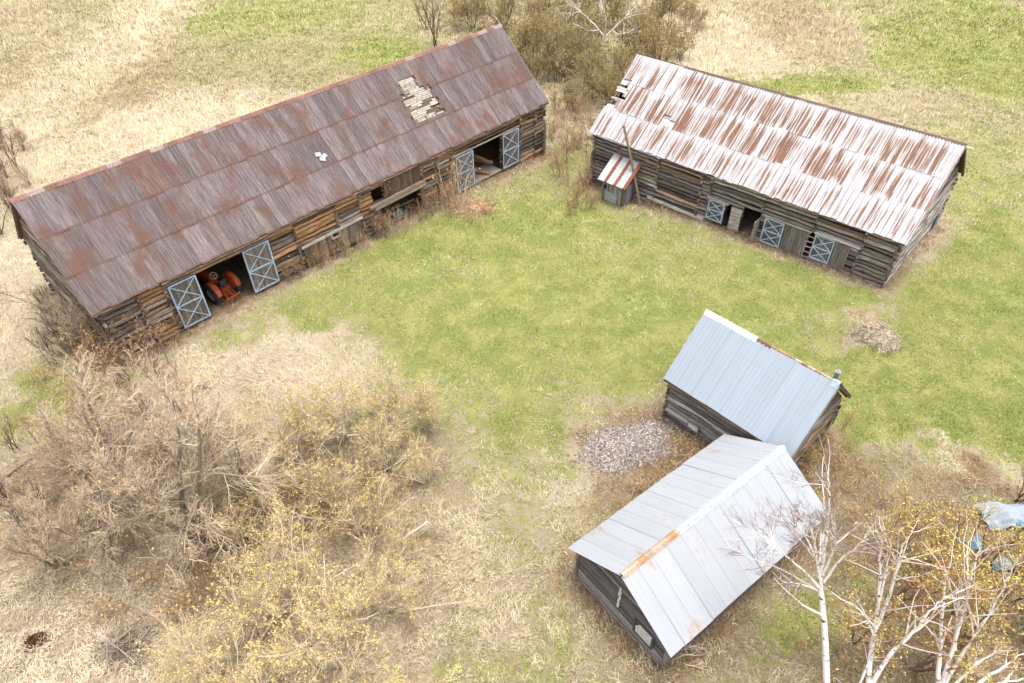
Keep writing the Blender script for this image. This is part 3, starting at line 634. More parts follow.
for (x0, x1, z0, z1) in ((4.9, 6.62, .45, 2.62), (8.56, 9.6, .78, 2.7)):
    p = MB(); x = x0
    while x < x1 - .05:
        wd = min(rB.uniform(.18, .3), x1 - x); p.box((x + wd / 2, -5.97, (z0 + z1) / 2 + rB.uniform(-.03, .03)), (wd - .015, .04, z1 - z0), lin(118, 114, 108) * rB.uniform(.55, .85)); x += wd
    p.build("plank_door", WOOD, B)
p = MB()
for i in range(5): p.box((1.08, -5.97, .75 + i * .36), (.85, .035, .33), lin(165, 160, 152) * rB.uniform(.6, .9))
p.build("half_door", WOOD, B)
p = MB(); p.box((0, 0, 0), (.04, 1.0, 1.75), lin(150, 146, 138) * .7, None); o_ = p.build("swung_open_door", WOOD, B); o_.location = (2.95, -6.35, 1.5)
p = MB()
for i in range(5): p.bar((6.55, -6.02, .7 + i * .42), (7.1, -6.02, .72 + i * .42), .04, .07, lin(180, 170, 160) * .6)
p.bar((6.62, -5.99, .4), (6.62, -5.99, 2.7), .05, .08, lin(150, 140, 130) * .6, (1, 0, 0)); p.build("slatted_gap", WOOD, B)
p = MB(); p.bar((-1.4, -6.05, 2.56), (.4, -6.05, 2.5), .12, .14, lin(170, 160, 150) * .7); p.build("lintel_beam", WOOD, B); p = MB(); p.bar((3.2, -6.05, 2.75), (6.8, -6.05, 2.75), .1, .12, lin(170, 160, 150) * .65); p.build("lintel_beam", WOOD, B); p = MB(); p.bar((7.0, -6.05, 2.86), (10.2, -6.05, 2.9), .14, .12, lin(200, 195, 190) * .65); p.build("lintel_beam", WOOD, B); p = MB()
p.bar((-6.6, -6.0, .52), (-1.4, -6.0, .42), .16, .2, lin(205, 200, 190) * .6); p.build("sill_beam", WOOD, B)
p = MB(); p.bar((12.36 + .22, 4.9, -.3), (12.36 + .22, 4.9, 1.5), .05, 1.0, lin(120, 150, 185) * .6, (0, 1, 0)); p.build("side_door", PAINT, B)
p = MB()      # rear roof edge boards seen past the gable
p.bar((12.80, .1, 8.8), (12.80, 6.1, 4.25), .04, .24, lin(80, 66, 58) * .5); p.bar((12.80, -.1, 8.8), (12.80, -6.1, 4.25), .04, .2, lin(170, 165, 160) * .6); p.bar((12.6, .0, 8.85), (13.25, .0, 8.9), .08, .08, lin(215, 210, 200) * .6)
p.build("barge_board", WOOD, B)

# lean-to shed against barn B
SH = empty("lean_to_shed", bw('B', -8.9, -5.95, gz(*bw('B', -8.9, -6.8)[:2])), BLD['B'][2]); z0s = SH.location.z
tag(SH, "tiny grey lean-to shed with striped rusty white roof against the rust-streaked barn", "shed")
q = MB(); r_ = rB
for (xa, ya, xb, yb, zt_) in ((-1.05, -1.75, 1.05, -1.75, 2.05), (-1.05, -1.75, -1.05, -.05, 2.6), (1.05, -1.75, 1.05, -.05, 2.6)):
    n_ = 9 if ya == yb else 7
    for i in range(n_):
        t0, t1 = i / n_, (i + 1) / n_; a = np.array([xa + (xb - xa) * t0, ya + (yb - ya) * t0]); c = np.array([xa + (xb - xa) * t1, ya + (yb - ya) * t1]); m_ = (a + c) / 2
        zt2 = 2.05 + (m_[1] + 1.75) / 1.7 * 1.1; s_ = np.abs(c - a); s_ = np.maximum(s_ - .012, .035)
        q.box((m_[0], m_[1], (zt2 - .5) / 2), (s_[0], s_[1], zt2 + .5), (lin(122, 105, 90) if r_.random() < .6 else lin(140, 138, 134)) * r_.uniform(.5, .85))
q.build("plank_wall", WOOD, SH)
q = MB(); x = -1.35
for i in range(6):
    wd = 2.75 / 6; a0 = np.array([x, -2.2, 2.0]); 
    for t_ in range(2):
        pass
    tint = np.array([.15 if i % 2 == 0 else 1.0, r_.random(), .3]); V = [(x, -2.15, 1.98), (x + wd, -2.15, 1.98), (x + wd, .02, 3.4), (x, .02, 3.4), (x, -2.15, 1.94), (x + wd, -2.15, 1.94), (x + wd, .02, 3.36), (x, .02, 3.36)]
    F = [[0, 1, 2, 3], [7, 6, 5, 4], [0, 4, 5, 1], [1, 5, 6, 2], [3, 7, 4, 0]]; V = np.array(V)
    col = lin(205, 205, 205) * .62 if i % 2 == 0 else lin(150, 92, 74) * .6
    w2 = wd * (1.35 if i % 2 == 0 else .65); V[:, 0] = np.where(V[:, 0] > x + .01, x + w2, x); q.add(V, F, col * r_.uniform(.9, 1.1), V[np.array(F)][..., :2]); x += w2
q.build("roof", PAINT, SH)
q = MB(); q.box((-.15, -1.8, .55), (1.2, .04, .9), lin(165, 170, 172) * .62); q.build("door", WOOD, SH)
q = MB(); q.box((-.75, -1.8, 1.35), (.5, .05, .6), lin(170, 190, 205) * .6); wq = q.build("window", PAINT, SH); q = MB(); q.box((-.75, -1.828, 1.35), (.36, .012, .46), (.02, .022, .025)); q.build("pane", STEEL, wq)
q = MB(); q.box((1.09, -1.0, 1.05), (.04, .8, 1.5), lin(160, 175, 188) * .6); q.build("shutter", PAINT, SH)

# leaning pole
pb = bw('B', -6.75, -6.75); zb_ = gz(*pb[:2]); q = MB(); P1 = bw('B', -9.2, -6.62, 6.15)
q.tube([(0, 0, -.1), (P1 - np.array([pb[0], pb[1], zb_])) * .5 + np.array([.05, 0, 0]), P1 - np.array([pb[0], pb[1], zb_])], [.12, .11, .09], 8, lin(130, 115, 102) * .7)
q.add(np.array([(math.cos(a) * .09, math.sin(a) * .09, 0) for a in np.linspace(0, 6.283, 7)[:6]]) + (P1 - np.array([pb[0], pb[1], zb_])), [[0, 1, 2, 3], [0, 3, 4, 5]], lin(130, 115, 102) * .7)
po = q.build("wooden_pole", WOOD); po.location = (pb[0], pb[1], zb_); tag(po, "grey wooden pole leaning over the eave beside the lean-to shed", "pole")

# ================================================================== SHED C : blue steel roof
rC = np.random.default_rng(23); C = empty("log_shed", bw('C', 0, 0), BLD['C'][2])
tag(C, "small grey log shed under a smooth pale blue steel roof with broken ridge cap", "shed", "log farm buildings")
def capC(cb):
    ridgestrip(cb, 6.15, .99, -3.83, -.7, .2, rC, lambda r, x: lin(238, 240, 244) * .62, seg=1.6, lift=.1)
    ridgestrip(cb, 6.15, .99, .1, 3.5, .10, rC, lambda r, x: (lin(186, 148, 122) if r.random() < .6 else lin(205, 195, 185)) * .58 * r.uniform(.7, 1.1), seg=.34, lift=.07)
    ridgestrip(cb, 6.15, .99, -.7, .1, .2, rC, lambda r, x: lin(150, 118, 100) * .5, seg=.8, lift=.06)
    ridgestrip(cb, 6.15, .99, 3.45, 3.8, .26, rC, lambda r, x: lin(190, 210, 225) * .6, seg=.4, lift=.12)
roof_parts('C', C, ROOF_C, rC, 1, .9, .225, .016, lambda r, c, x: np.ones(3) * r.uniform(.97, 1.03), lambda x, y, c: (x > -.1) & (y > -.09), lambda r, x, y: lin(120, 95, 78) * r.uniform(.4, .8), capC, PAINT, jag=.015)
fC = lambda u, o, z: (u, -2.64 - o, z)
q = MB(); logwall(q, -3.46, 3.46, 0, 3.1, -.4, fC, rC, .30, [(-1.95, -1.25, .55, 1.0)], (), .03, gap=.03, bri=.95, stub=.1, grey=.75); q.build("front_log_wall", WOOD, C)
q = MB(); logwall(q, -3.46, 3.46, 0, 3.1, -.4, lambda u, o, z: (u, 2.64 + o, z), rC, .30, (), (), .03, bri=.82); q.build("rear_log_wall", WOOD, C)
for s in (-1, 1):
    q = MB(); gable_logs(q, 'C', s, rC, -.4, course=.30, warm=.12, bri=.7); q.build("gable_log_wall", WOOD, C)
lm = MB(); backing(lm, 'C', -.4, ()); lm.build("gap_shade_sheet", GAP_SHADE, C)
q = MB()
for a, c in (((-1.95, .55), (-1.25, .55)), ((-1.95, 1.0), (-1.25, 1.0)), ((-1.95, .55), (-1.95, 1.0)), ((-1.25, .55), (-1.25, 1.0))): q.bar((a[0], -2.79, a[1]), (c[0], -2.79, c[1]), .06, .08, lin(140, 132, 124) * .7, (0, 0, 1) if a[1] == c[1] else (1, 0, 0))
wq = q.build("window", WOOD, C); q = MB(); q.box((-1.6, -2.77, .775), (.6, .03, .38), lin(238, 238, 235) * .7); q.build("pane", STEEL, wq)
q = MB(); q.bar((3.66, 2.0, -.1), (3.62, 2.9, 2.0), .05, .55, lin(160, 156, 150) * .7, (0, 1, .2)); q.bar((3.72, 1.4, -.1), (3.66, 2.3, 1.9), .05, .2, lin(120, 110, 100) * .6, (0, 1, .2)); q.build("gable_door", WOOD, C)
q = MB(); q.tube([(3.45, .25, 5.9), (3.45, .25, 6.62)], [.11, .11], 10, lin(150, 150, 148) * .6); q.lathe([(0, .17), (.12, .02)], (3.45, .25, 6.62), (0, 0, 1), 10, lin(170, 170, 168) * .6); q.build("vent_pipe", PAINT, C)
q = MB(); q.bar((3.85, .02, 6.05), (3.85, 3.0, 3.1), .04, .2, lin(100, 85, 74) * .5); q.bar((3.85, -.02, 6.05), (3.85, -3.0, 3.1), .04, .14, lin(150, 150, 150) * .5); q.build("barge_board", WOOD, C)

# ================================================================== SHED D : white steel roof
rD = np.random.default_rng(24); D = empty("plank_shed", bw('D', 0, 0), BLD['D'][2])
tag(D, "low dark plank shed under a white ribbed steel roof with a rusty ridge end", "shed", "log farm buildings")
def capD(cb):
    ridgestrip(cb, 4.17, .63, -5.3, -2.0, .17, rD, lambda r, x: (lin(196, 150, 110) if r.random() < .75 else lin(215, 190, 165)) * .58 * r.uniform(.8, 1.1), seg=.45)
    ridgestrip(cb, 4.17, .63, -2.0, 5.37, .2, rD, lambda r, x: lin(215, 222, 230) * .56 * r.uniform(.95, 1.03), seg=2.0)
roof_parts('D', D, ROOF_D, rD, 1, .84, .21, .022, lambda r, c, x: np.ones(3) * r.uniform(.96, 1.03), lambda x, y, c: x * 0 < -1, lambda r, x, y: lin(110, 95, 84) * r.uniform(.4, .7), capD, PAINT, jag=.02)
fD = lambda u, o, z: (u, -2.67 - o, z)
for (yy, sg) in ((-2.67, -1), (2.67, 1)):
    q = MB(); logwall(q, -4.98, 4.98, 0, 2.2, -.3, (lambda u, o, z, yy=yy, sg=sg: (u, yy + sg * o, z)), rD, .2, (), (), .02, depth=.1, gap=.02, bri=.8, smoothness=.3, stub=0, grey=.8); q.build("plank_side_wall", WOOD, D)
for s in (-1, 1):
    q = MB(); gable_logs(q, 'D', s, rD, -.3, course=.19, warm=.02, bri=.78, depth=.1, gap=.022, smoothness=.3, stub=0, grey=.8); q.build("plank_gable_wall", WOOD, D)
lm = MB(); backing(lm, 'D', -.3, ()); lm.build("gap_shade_sheet", GAP_SHADE, D)
q = MB(); z = 2.85
while z > 1.25:
    hh = rD.uniform(.14, .26); q.box((-5.08, .06 + rD.uniform(-.03, .03), z - hh / 2), (.04, rD.uniform(.09, .17), hh), lin(235, 232, 226) * .65 * rD.uniform(.85, 1.05)); z -= hh
q.build("white_batten", PAINT, D)
q = MB()
for a, c in (((-2.0, .75), (-.95, .75)), ((-2.0, 1.75), (-.95, 1.75)), ((-2.0, .75), (-2.0, 1.75)), ((-.95, .75), (-.95, 1.75))): q.bar((-5.08, a[0], a[1]), (-5.08, c[0], c[1]), .05, .08, lin(90, 85, 80) * .6, (0, 0, 1) if a[1] == c[1] else (0, 1, 0))
wq = q.build("window", WOOD, D)
q = MB(); q.add([(-5.07, -1.9, .8), (-5.07, -1.05, .8), (-5.07, -1.0, 1.25), (-5.07, -1.25, 1.7), (-5.07, -1.9, 1.7), (-5.04, -1.9, .8), (-5.04, -1.05, .8), (-5.04, -1.0, 1.25), (-5.04, -1.25, 1.7), (-5.04, -1.9, 1.7)], [[0, 1, 2, 4], [5, 9, 7, 6], [0, 5, 6, 1], [1, 6, 7, 2]], lin(225, 225, 220) * .65); q.add([(-5.07, -1.0, 1.25), (-5.07, -1.25, 1.7), (-5.07, -1.9, 1.7)], [[0, 1, 2]], lin(225, 225, 220) * .65); q.build("pane", PAINT, wq)
q = MB(); q.box((-5.03, -2.7, 1.0), (.14, .14, 2.4), lin(130, 122, 115) * .6); q.build("corner_board", WOOD, D); q = MB(); q.box((-5.03, 2.7, 1.0), (.14, .14, 2.4), lin(120, 112, 105) * .6); q.build("corner_board", WOOD, D)

# ================================================================== tractor
TR = empty("tractor", bw('A', -11.85, -4.25, gz(*bw('A', -11.85, -5.0)[:2])), BLD['A'][2] + R(8))
tag(TR, "orange farm tractor backed into the open barn doorway", "tractor")
OR = lin(208, 92, 42) * .6; BLK = np.array([.022, .022, .024])
# the rear of the tractor looks out of the barn (-y)
q = MB(); q.box((0, 1.55, 1.0), (.55, 1.6, .62), OR); q.box((0, 2.37, .98), (.5, .06, .5), BLK); q.build("hood", STEEL, TR)
q = MB(); q.box((0, .5, .62), (.42, 2.2, .42), OR * .6); q.box((0, -.25, .72), (.5, .6, .5), OR * .8); q.bar((-.85, -.1, .75), (.85, -.1, .75), .22, .22, OR * .5); q.build("chassis", STEEL, TR)
q = MB(); q.box((0, -.15, 1.12), (.5, .46, .1), BLK * 1.5); q.box((0, -.38, 1.36), (.48, .09, .42), BLK * 1.5); q.build("seat", RUBBER, TR)
q = MB(); a = np.linspace(0, 2 * np.pi, 25); th = R(35)
ring = np.stack([.24 * np.cos(a), .24 * np.sin(a) * math.cos(th) + .55, 1.52 + .24 * np.sin(a) * math.sin(th)], -1); q.tube(ring, .025, 6, lin(225, 210, 190) * .6)
for k_ in (0, 8, 16): q.bar(ring[k_], (0, .55, 1.50), .03, .02, lin(225, 210, 190) * .6)
q.tube([(0, .55, 1.5), (0, .8, 1.15)], .03, 6, BLK); q.build("steering_wheel", STEEL, TR)
for s in (-1, 1):
    q = MB(); n_ = 9; V = []
    for i in range(n_ + 1):
        a_ = R(10 + 150 * i / n_)
        for xx in (.60, .92): V.append((s * xx, -.1 - math.cos(a_) * .86 * -1 * -1, .75 + math.sin(a_) * .84))
    F = [[2 * i, 2 * i + 1, 2 * i + 3, 2 * i + 2] for i in range(n_)]; q.add(V, F, OR)
    V2 = np.array(V)[::2]; ctr = np.array([[s * .52, -.1, .75]]); q.add(np.concatenate([V2, ctr]), [[i, i + 1, n_ + 1] for i in range(n_)], OR * .85); q.build("fender", STEEL, TR)
def wheel(x, y, r, w):
    root = MB(); prof = [(-w / 2, r * .62), (-w / 2, r * .9), (-w * .35, r), (w * .35, r), (w / 2, r * .9), (w / 2, r * .62)]
    root.lathe(prof, (x, y, r), (1, 0, 0), 28, BLK * 1.6)
    for i in range(22):
        a_ = i / 22 * 2 * np.pi
        for sg in (-1, 1):
            d_ = np.array([0, math.cos(a_ + (.07 if sg > 0 else -.07)), math.sin(a_ + (.07 if sg > 0 else -.07))]); ce = np.array([x + sg * w * .22, y, r]) + d_ * (r + .01)
            tn_ = np.cross([1, 0, 0], d_); rr = np.stack([np.array([.9, 0, 0]) + tn_ * .4 * sg, tn_ * .9 - np.array([.4, 0, 0]) * sg, d_], 1); root.box(ce, (w * .5, .05, .05), BLK * 2.2, rr)
    wh = root.build("wheel", RUBBER, TR)
    q = MB(); q.lathe([(-w * .3, r * .62), (-w * .1, r * .5), (-w * .1, r * .12), (-w * .2, 0.001)], (x, y, r), (1, 0, 0), 20, lin(200, 185, 160) * .55); q.lathe([(w * .3, r * .62), (w * .1, r * .5), (w * .1, r * .12), (w * .2, 0.001)], (x, y, r), (1, 0, 0), 20, lin(200, 185, 160) * .55); q.build("rim", STEEL, wh)
for s in (-1, 1): wheel(s * .82, -.1, .74, .36); wheel(s * .62, 2.0, .40, .2)
q = MB()
for s in (-1, 1): q.bar((s * .32, -.35, .55), (s * .36, -1.05, .42), .07, .09, OR * .7); q.bar((s * .28, -.3, 1.0), (s * .34, -.95, .5), .05, .05, OR * .6)
q.bar((-.55, -1.08, .5), (.55, -1.08, .5), .09, .1, OR); q.bar((0, -.4, .95), (0, -1.05, .62), .06, .06, OR * .7)
for x in (-.4, 0, .4): q.bar((x, -1.1, .5), (x, -1.16, .12), .06, .05, OR * .55)
q.build("rear_hitch", STEEL, TR)
q = MB(); q.tube([(.2, 1.3, 1.3), (.2, 1.3, 1.95)], .035, 8, BLK * 2); q.build("exhaust_pipe", STEEL, TR)
for s in (-1, 1):
    q = MB(); q.lathe([(0, .09), (.06, .08), (.1, .02)], (s * .74, -.75, 1.5), (0, -1, .1), 12, lin(220, 90, 50) * .7); q.build("tail_lamp", STEEL, TR)

# stuff lying in the middle bay
q = MB()
for i, (x, y, L_, a_, c_) in enumerate(((2.2, -4.4, 2.6, .3, lin(120, 100, 85)), (3.4, -4.2, 2.8, -.5, lin(140, 110, 80)), (2.7, -3.6, 3.0, .9, lin(110, 95, 80)))):
    q.bar((x - L_ / 2 * math.cos(a_), y - L_ / 2 * math.sin(a_), .15), (x + L_ / 2 * math.cos(a_), y + L_ / 2 * math.sin(a_), .7 + .3 * i), .16, .16, c_ * .7)
o_ = q.build("timber_pile", WOOD); o_.location = (0, 0, 0); o_.matrix_world = Matrix.Translation(Vector((BLD['A'][0], BLD['A'][1], .55))) @ Matrix.Rotation(BLD['A'][2], 4, 'Z'); tag(o_, "old timbers heaped inside the doorless middle opening of the long barn", "timber")
q = MB(); q.box((2.9, -4.9, .28), (1.0, .7, .06), lin(150, 165, 170) * .6, np.array([[1, 0, 0], [0, .8, -.6], [0, .6, .8]])); q.box((2.9, -4.8, .12), (.9, .6, .18), lin(60, 60, 60) * .6)
o_ = q.build("feed_trough", PAINT); o_.matrix_world = Matrix.Translation(Vector((BLD['A'][0], BLD['A'][1], .62))) @ Matrix.Rotation(BLD['A'][2], 4, 'Z'); tag(o_, "pale grey metal trough in the middle opening of the long barn", "trough")
q = MB()
for i, (x, y, z, a_) in enumerate(((11.6, -4.2, .25, 2.2), (12.5, -3.6, .6, 2.4), (12.2, -3.2, 1.1, 2.0))):
    q.tube([(x - 1.6 * math.cos(a_), y - 1.6 * math.sin(a_), z), (x + 1.6 * math.cos(a_), y + 1.6 * math.sin(a_), z + .7)], [.17, .14], 8, (lin(150, 112, 80) if i != 1 else lin(130, 118, 105)) * .7)
o_ = q.build("log_pile", WOOD); o_.matrix_world = Matrix.Translation(Vector((BLD['A'][0], BLD['A'][1], .55))) @ Matrix.Rotation(BLD['A'][2], 4, 'Z'); tag(o_, "rough brown logs piled inside the far open doorway of the long barn", "logs")
q = MB(); q.box((12.25, -4.7, .62), (3.2, 1.8, .1), lin(190, 175, 155) * .6)
o_ = q.build("threshold_slab", PAINT); o_.matrix_world = Matrix.Translation(Vector((BLD['A'][0], BLD['A'][1], .06))) @ Matrix.Rotation(BLD['A'][2], 4, 'Z'); tag(o_, "pale concrete slab at the far open doorway of the long barn", "slab")

#PLANTS
# ================================================================== plants
def grow(r, P, D, L, Rd, specs):
    """levels of tapering branches; returns [(pts [n,S+1,3], radii [n,S+1])]"""
    out = []; P = np.asarray(P, float); D = np.asarray(D, float); L = np.asarray(L, float); Rd = np.asarray(Rd, float)
    for li, sp in enumerate(specs):
        n = len(P); S = sp['seg']; pts = np.zeros((n, S + 1, 3)); dirs = np.zeros((n, S + 1, 3)); d = D / np.linalg.norm(D, axis=1, keepdims=True); pts[:, 0] = P; dirs[:, 0] = d
        for k in range(S):
            d = d + r.normal(0, sp['wob'], (n, 3)) + np.array([0, 0, sp['up']]); d = d / np.linalg.norm(d, axis=1, keepdims=True)
            pts[:, k + 1] = pts[:, k] + d * (L / S)[:, None]; dirs[:, k + 1] = d
        rad = Rd[:, None] * np.linspace(1, sp['tap'], S + 1); out.append((pts, rad))
        if li + 1 < len(specs):
            P, D, L, Rd = sprout(r, pts, dirs, rad, L, specs[li + 1])
    return out
def sprout(r, pts, dirs, rad, L, nx):
    n, S1, _ = pts.shape; S = S1 - 1; m = nx['n']; t = np.sort(r.uniform(nx.get('t0', .25), 1.0, (n, m)), 1); f = t * S; i = np.minimum(f.astype(int), S - 1); w = (f - i)[..., None]; a = np.arange(n)[:, None]
    Q = pts[a, i] * (1 - w) + pts[a, i + 1] * w; pd = dirs[a, i + 1]; rr = rad[a, i] * .6
    rv = r.normal(0, 1, (n, m, 3)); rv -= (rv * pd).sum(-1, keepdims=True) * pd; rv /= np.linalg.norm(rv, axis=-1, keepdims=True); an = np.radians(r.normal(nx['ang'], nx.get('dang', 12), (n, m)))[..., None]
    d = pd * np.cos(an) + rv * np.sin(an); ll = L[:, None] * nx['len'] * (1.25 - .7 * t) * r.uniform(.6, 1.25, (n, m))
    return Q.reshape(-1, 3), d.reshape(-1, 3), ll.ravel(), np.minimum(rr, nx.get('rmax', 9)).ravel()
def buds(mb, r, lines, per, size, cols, t0=.2, spread=.014):
    pts = lines[0]; n, S1, _ = pts.shape; N = int(n * per); k = r.integers(0, n, N); f = r.uniform(t0, 1, N) * (S1 - 1); i = np.minimum(f.astype(int), S1 - 2); w = (f - i)[:, None]
    c = pts[k, i] * (1 - w) + pts[k, i + 1] * w + r.normal(0, spread, (N, 3)); sz = size * r.uniform(.5, 1.4, N)
    e1 = r.normal(0, 1, (N, 3)); e1 /= np.linalg.norm(e1, axis=1, keepdims=True); e2 = np.cross(e1, r.normal(0, 1, (N, 3))); e2 /= np.linalg.norm(e2, axis=1, keepdims=True); e1 *= sz[:, None]; e2 *= sz[:, None] * .55
    V = np.stack([c - e1, c + e2, c + e1, c - e2], 1).reshape(-1, 3); F = np.arange(4 * N).reshape(N, 4); cols = np.array(cols)
    mb.add(V, F, np.minimum(cols[r.integers(0, len(cols), N)] * 1.35 * r.uniform(.7, 1.25, (N, 1)), .85))
def stemset(r, n, h, spread, base):
    a = r.uniform(0, 2 * np.pi, n); t = np.abs(r.normal(0, spread, n)); D = np.stack([np.cos(a) * np.sin(t), np.sin(a) * np.sin(t), np.cos(t)], 1)
    P = np.stack([r.normal(0, base, n), r.normal(0, base, n), np.full(n, -.08)], 1); return P, D, h * r.uniform(.65, 1.1, n)
PROTO = {}
def proto(kind, seed):
    """returns (wood mesh builder, twig/bud builder) for a plant about as tall as it stands"""
    r = np.random.default_rng(seed); T = MB(); Cn = MB()
    def put(lines, ks, cols, nwood=1):
        for li, (p, q) in enumerate(lines):
            c = np.asarray(cols[min(li, len(cols) - 1)]); tint = np.minimum(c * 1.75 * r.uniform(.7, 1.25, (len(p), 1)), .8); tubes(T if li < nwood else Cn, p, q, ks[li], tint)
    if kind == 'willow':      # many pale stems, yellow catkins
        P, D, L = stemset(r, 9, 4.0, .50, .30)
        ln = grow(r, P, D, L, np.full(9, .05), [dict(seg=6, wob=.13, up=.03, tap=.35), dict(n=8, len=.5, ang=42, seg=4, wob=.16, up=.05, tap=.4, rmax=.022), dict(n=10, len=.48, ang=42, seg=3, wob=.15, up=.05, tap=.5, rmax=.010), dict(n=5, len=.5, ang=40, seg=2, wob=.15, up=.03, tap=.5, rmax=.0062)])
        put(ln, (5, 4, 3, 3), [lin(206, 192, 172) * .58, lin(206, 190, 166) * .56, lin(190, 170, 142) * .5, lin(186, 164, 132) * .5], 2)
        buds(Cn, r, ln[2], 2.0, .042, [lin(224, 206, 126) * .72, lin(214, 196, 116) * .66, lin(232, 216, 148) * .7, lin(200, 178, 104) * .6]); buds(Cn, r, ln[3], .5, .034, [lin(226, 202, 118) * .7, lin(206, 178, 100) * .6])
    elif kind == 'sprawl':    # long pale arching limbs, sparse yellow catkins
        P, D, L = stemset(r, 9, 5.2, .72, .35)
        ln = grow(r, P, D, L, np.full(9, .048), [dict(seg=7, wob=.12, up=.02, tap=.3), dict(n=8, len=.48, ang=38, seg=5, wob=.14, up=.04, tap=.35, rmax=.018), dict(n=12, len=.5, ang=42, seg=3, wob=.15, up=.05, tap=.45, rmax=.011), dict(n=4, len=.5, ang=38, seg=2, wob=.15, up=.03, tap=.5, rmax=.0065)])
        put(ln, (6, 4, 3, 3), [lin(206, 190, 168) * .55, lin(206, 188, 164) * .53, lin(196, 174, 142) * .52, lin(192, 168, 134) * .5], 2)
        buds(Cn, r, ln[2], 1.7, .038, [lin(226, 208, 120) * .74, lin(216, 196, 112) * .68, lin(234, 218, 148) * .72]); buds(Cn, r, ln[3], .5, .038, [lin(220, 200, 116) * .7])
    elif kind == 'grey':      # taller tree, grey twigs and a few rusty buds
        P, D, L = stemset(r, 3, 6.8, .16, .18)
        ln = grow(r, P, D, L, np.full(3, .12), [dict(seg=7, wob=.07, up=.04, tap=.25), dict(n=17, len=.42, ang=46, seg=4, wob=.13, up=.05, tap=.35, rmax=.04, t0=.18), dict(n=11, len=.48, ang=42, seg=3, wob=.15, up=.04, tap=.4, rmax=.013), dict(n=7, len=.5, ang=40, seg=2, wob=.15, up=.03, tap=.5, rmax=.007)])
        put(ln, (6, 4, 3, 3), [lin(140, 128, 114) * .5, lin(160, 144, 126) * .5, lin(182, 166, 144) * .54, lin(190, 170, 144) * .54], 2)
        buds(Cn, r, ln[3], .42, .036, [lin(212, 166, 112) * .62, lin(200, 150, 102) * .58, lin(208, 178, 116) * .6])
    elif kind == 'rusty':     # upright saplings, orange buds
        P, D, L = stemset(r, 7, 3.4, .28, .35)
        ln = grow(r, P, D, L, np.full(7, .032), [dict(seg=5, wob=.08, up=.05, tap=.3), dict(n=11, len=.38, ang=36, seg=3, wob=.12, up=.07, tap=.4, rmax=.014), dict(n=5, len=.45, ang=36, seg=2, wob=.12, up=.06, tap=.5, rmax=.008)])
        put(ln, (5, 3, 3), [lin(146, 130, 120) * .5, lin(150, 126, 108) * .48, lin(170, 130, 98) * .5], 1)
        buds(Cn, r, ln[2], 1.6, .042, [lin(212, 172, 128) * .56, lin(204, 162, 118) * .54, lin(210, 172, 120) * .56])
    elif kind == 'bush':      # dense olive brown thicket bush, small early leaves
        P, D, L = stemset(r, 12, 4.2, .55, .5)
        ln = grow(r, P, D, L, np.full(12, .045), [dict(seg=5, wob=.13, up=.03, tap=.35), dict(n=9, len=.46, ang=42, seg=4, wob=.15, up=.04, tap=.4, rmax=.02), dict(n=9, len=.5, ang=44, seg=2, wob=.15, up=.04, tap=.5, rmax=.013), dict(n=4, len=.5, ang=40, seg=2, wob=.15, up=.02, tap=.5, rmax=.01)])
        put(ln, (4, 3, 3, 3), [lin(116, 100, 84) * .45, lin(136, 116, 94) * .48, lin(164, 138, 106) * .52, lin(176, 148, 112) * .52], 2)
        buds(Cn, r, ln[3], .9, .055, [lin(172, 164, 96) * .56, lin(156, 150, 86) * .5, lin(190, 174, 118) * .58, lin(158, 144, 98) * .48]); buds(Cn, r, ln[2], 1.0, .055, [lin(172, 152, 98) * .5, lin(190, 160, 112) * .52])
    elif kind == 'golden':    # open young tree in yellow leaf
        P, D, L = stemset(r, 3, 5.6, .22, .2)
        ln = grow(r, P, D, L, np.full(3, .07), [dict(seg=6, wob=.07, up=.04, tap=.25), dict(n=13, len=.40, ang=44, seg=4, wob=.12, up=.05, tap=.35, rmax=.026, t0=.28), dict(n=7, len=.45, ang=42, seg=3, wob=.14, up=.04, tap=.4, rmax=.011), dict(n=3, len=.5, ang=38, seg=2, wob=.15, up=.03, tap=.5, rmax=.007)])
        put(ln, (6, 4, 3, 3), [lin(130, 108, 88) * .5, lin(135, 108, 84) * .48, lin(160, 128, 92) * .5, lin(172, 138, 94) * .5], 2)
        buds(Cn, r, ln[3], 1.9, .042, [lin(220, 204, 116) * .62, lin(208, 194, 106) * .58, lin(228, 214, 140) * .62, lin(198, 180, 106) * .55], spread=.05); buds(Cn, r, ln[2], 1.7, .042, [lin(218, 196, 112) * .62, lin(208, 186, 106) * .58], spread=.05)
    elif kind == 'bare':      # dark leafless sapling
        P, D, L = stemset(r, 5, 3.6, .32, .2)
        ln = grow(r, P, D, L, np.full(5, .035), [dict(seg=6, wob=.09, up=.03, tap=.3), dict(n=8, len=.45, ang=38, seg=4, wob=.12, up=.06, tap=.4, rmax=.018), dict(n=6, len=.45, ang=38, seg=3, wob=.13, up=.04, tap=.5, rmax=.009), dict(n=2, len=.5, ang=36, seg=2, wob=.13, up=.04, tap=.5, rmax=.007)])
        put(ln, (5, 3, 3, 3), [lin(98, 78, 68) * .42, lin(108, 84, 74) * .44, lin(126, 98, 84) * .44], 2)
    elif kind == 'weed':      # low russet bramble and stalks
        P, D, L = stemset(r, 26, 1.15, .62, .5)
        ln = grow(r, P, D, L, np.full(26, .012), [dict(seg=4, wob=.16, up=-.02, tap=.4), dict(n=5, len=.5, ang=45, seg=3, wob=.18, up=.0, tap=.5, rmax=.009), dict(n=3, len=.5, ang=42, seg=2, wob=.18, up=.0, tap=.5, rmax=.007)])
        put(ln, (3, 3, 3), [lin(170, 142, 114) * .5, lin(176, 144, 112) * .5, lin(182, 148, 114) * .5], 1)
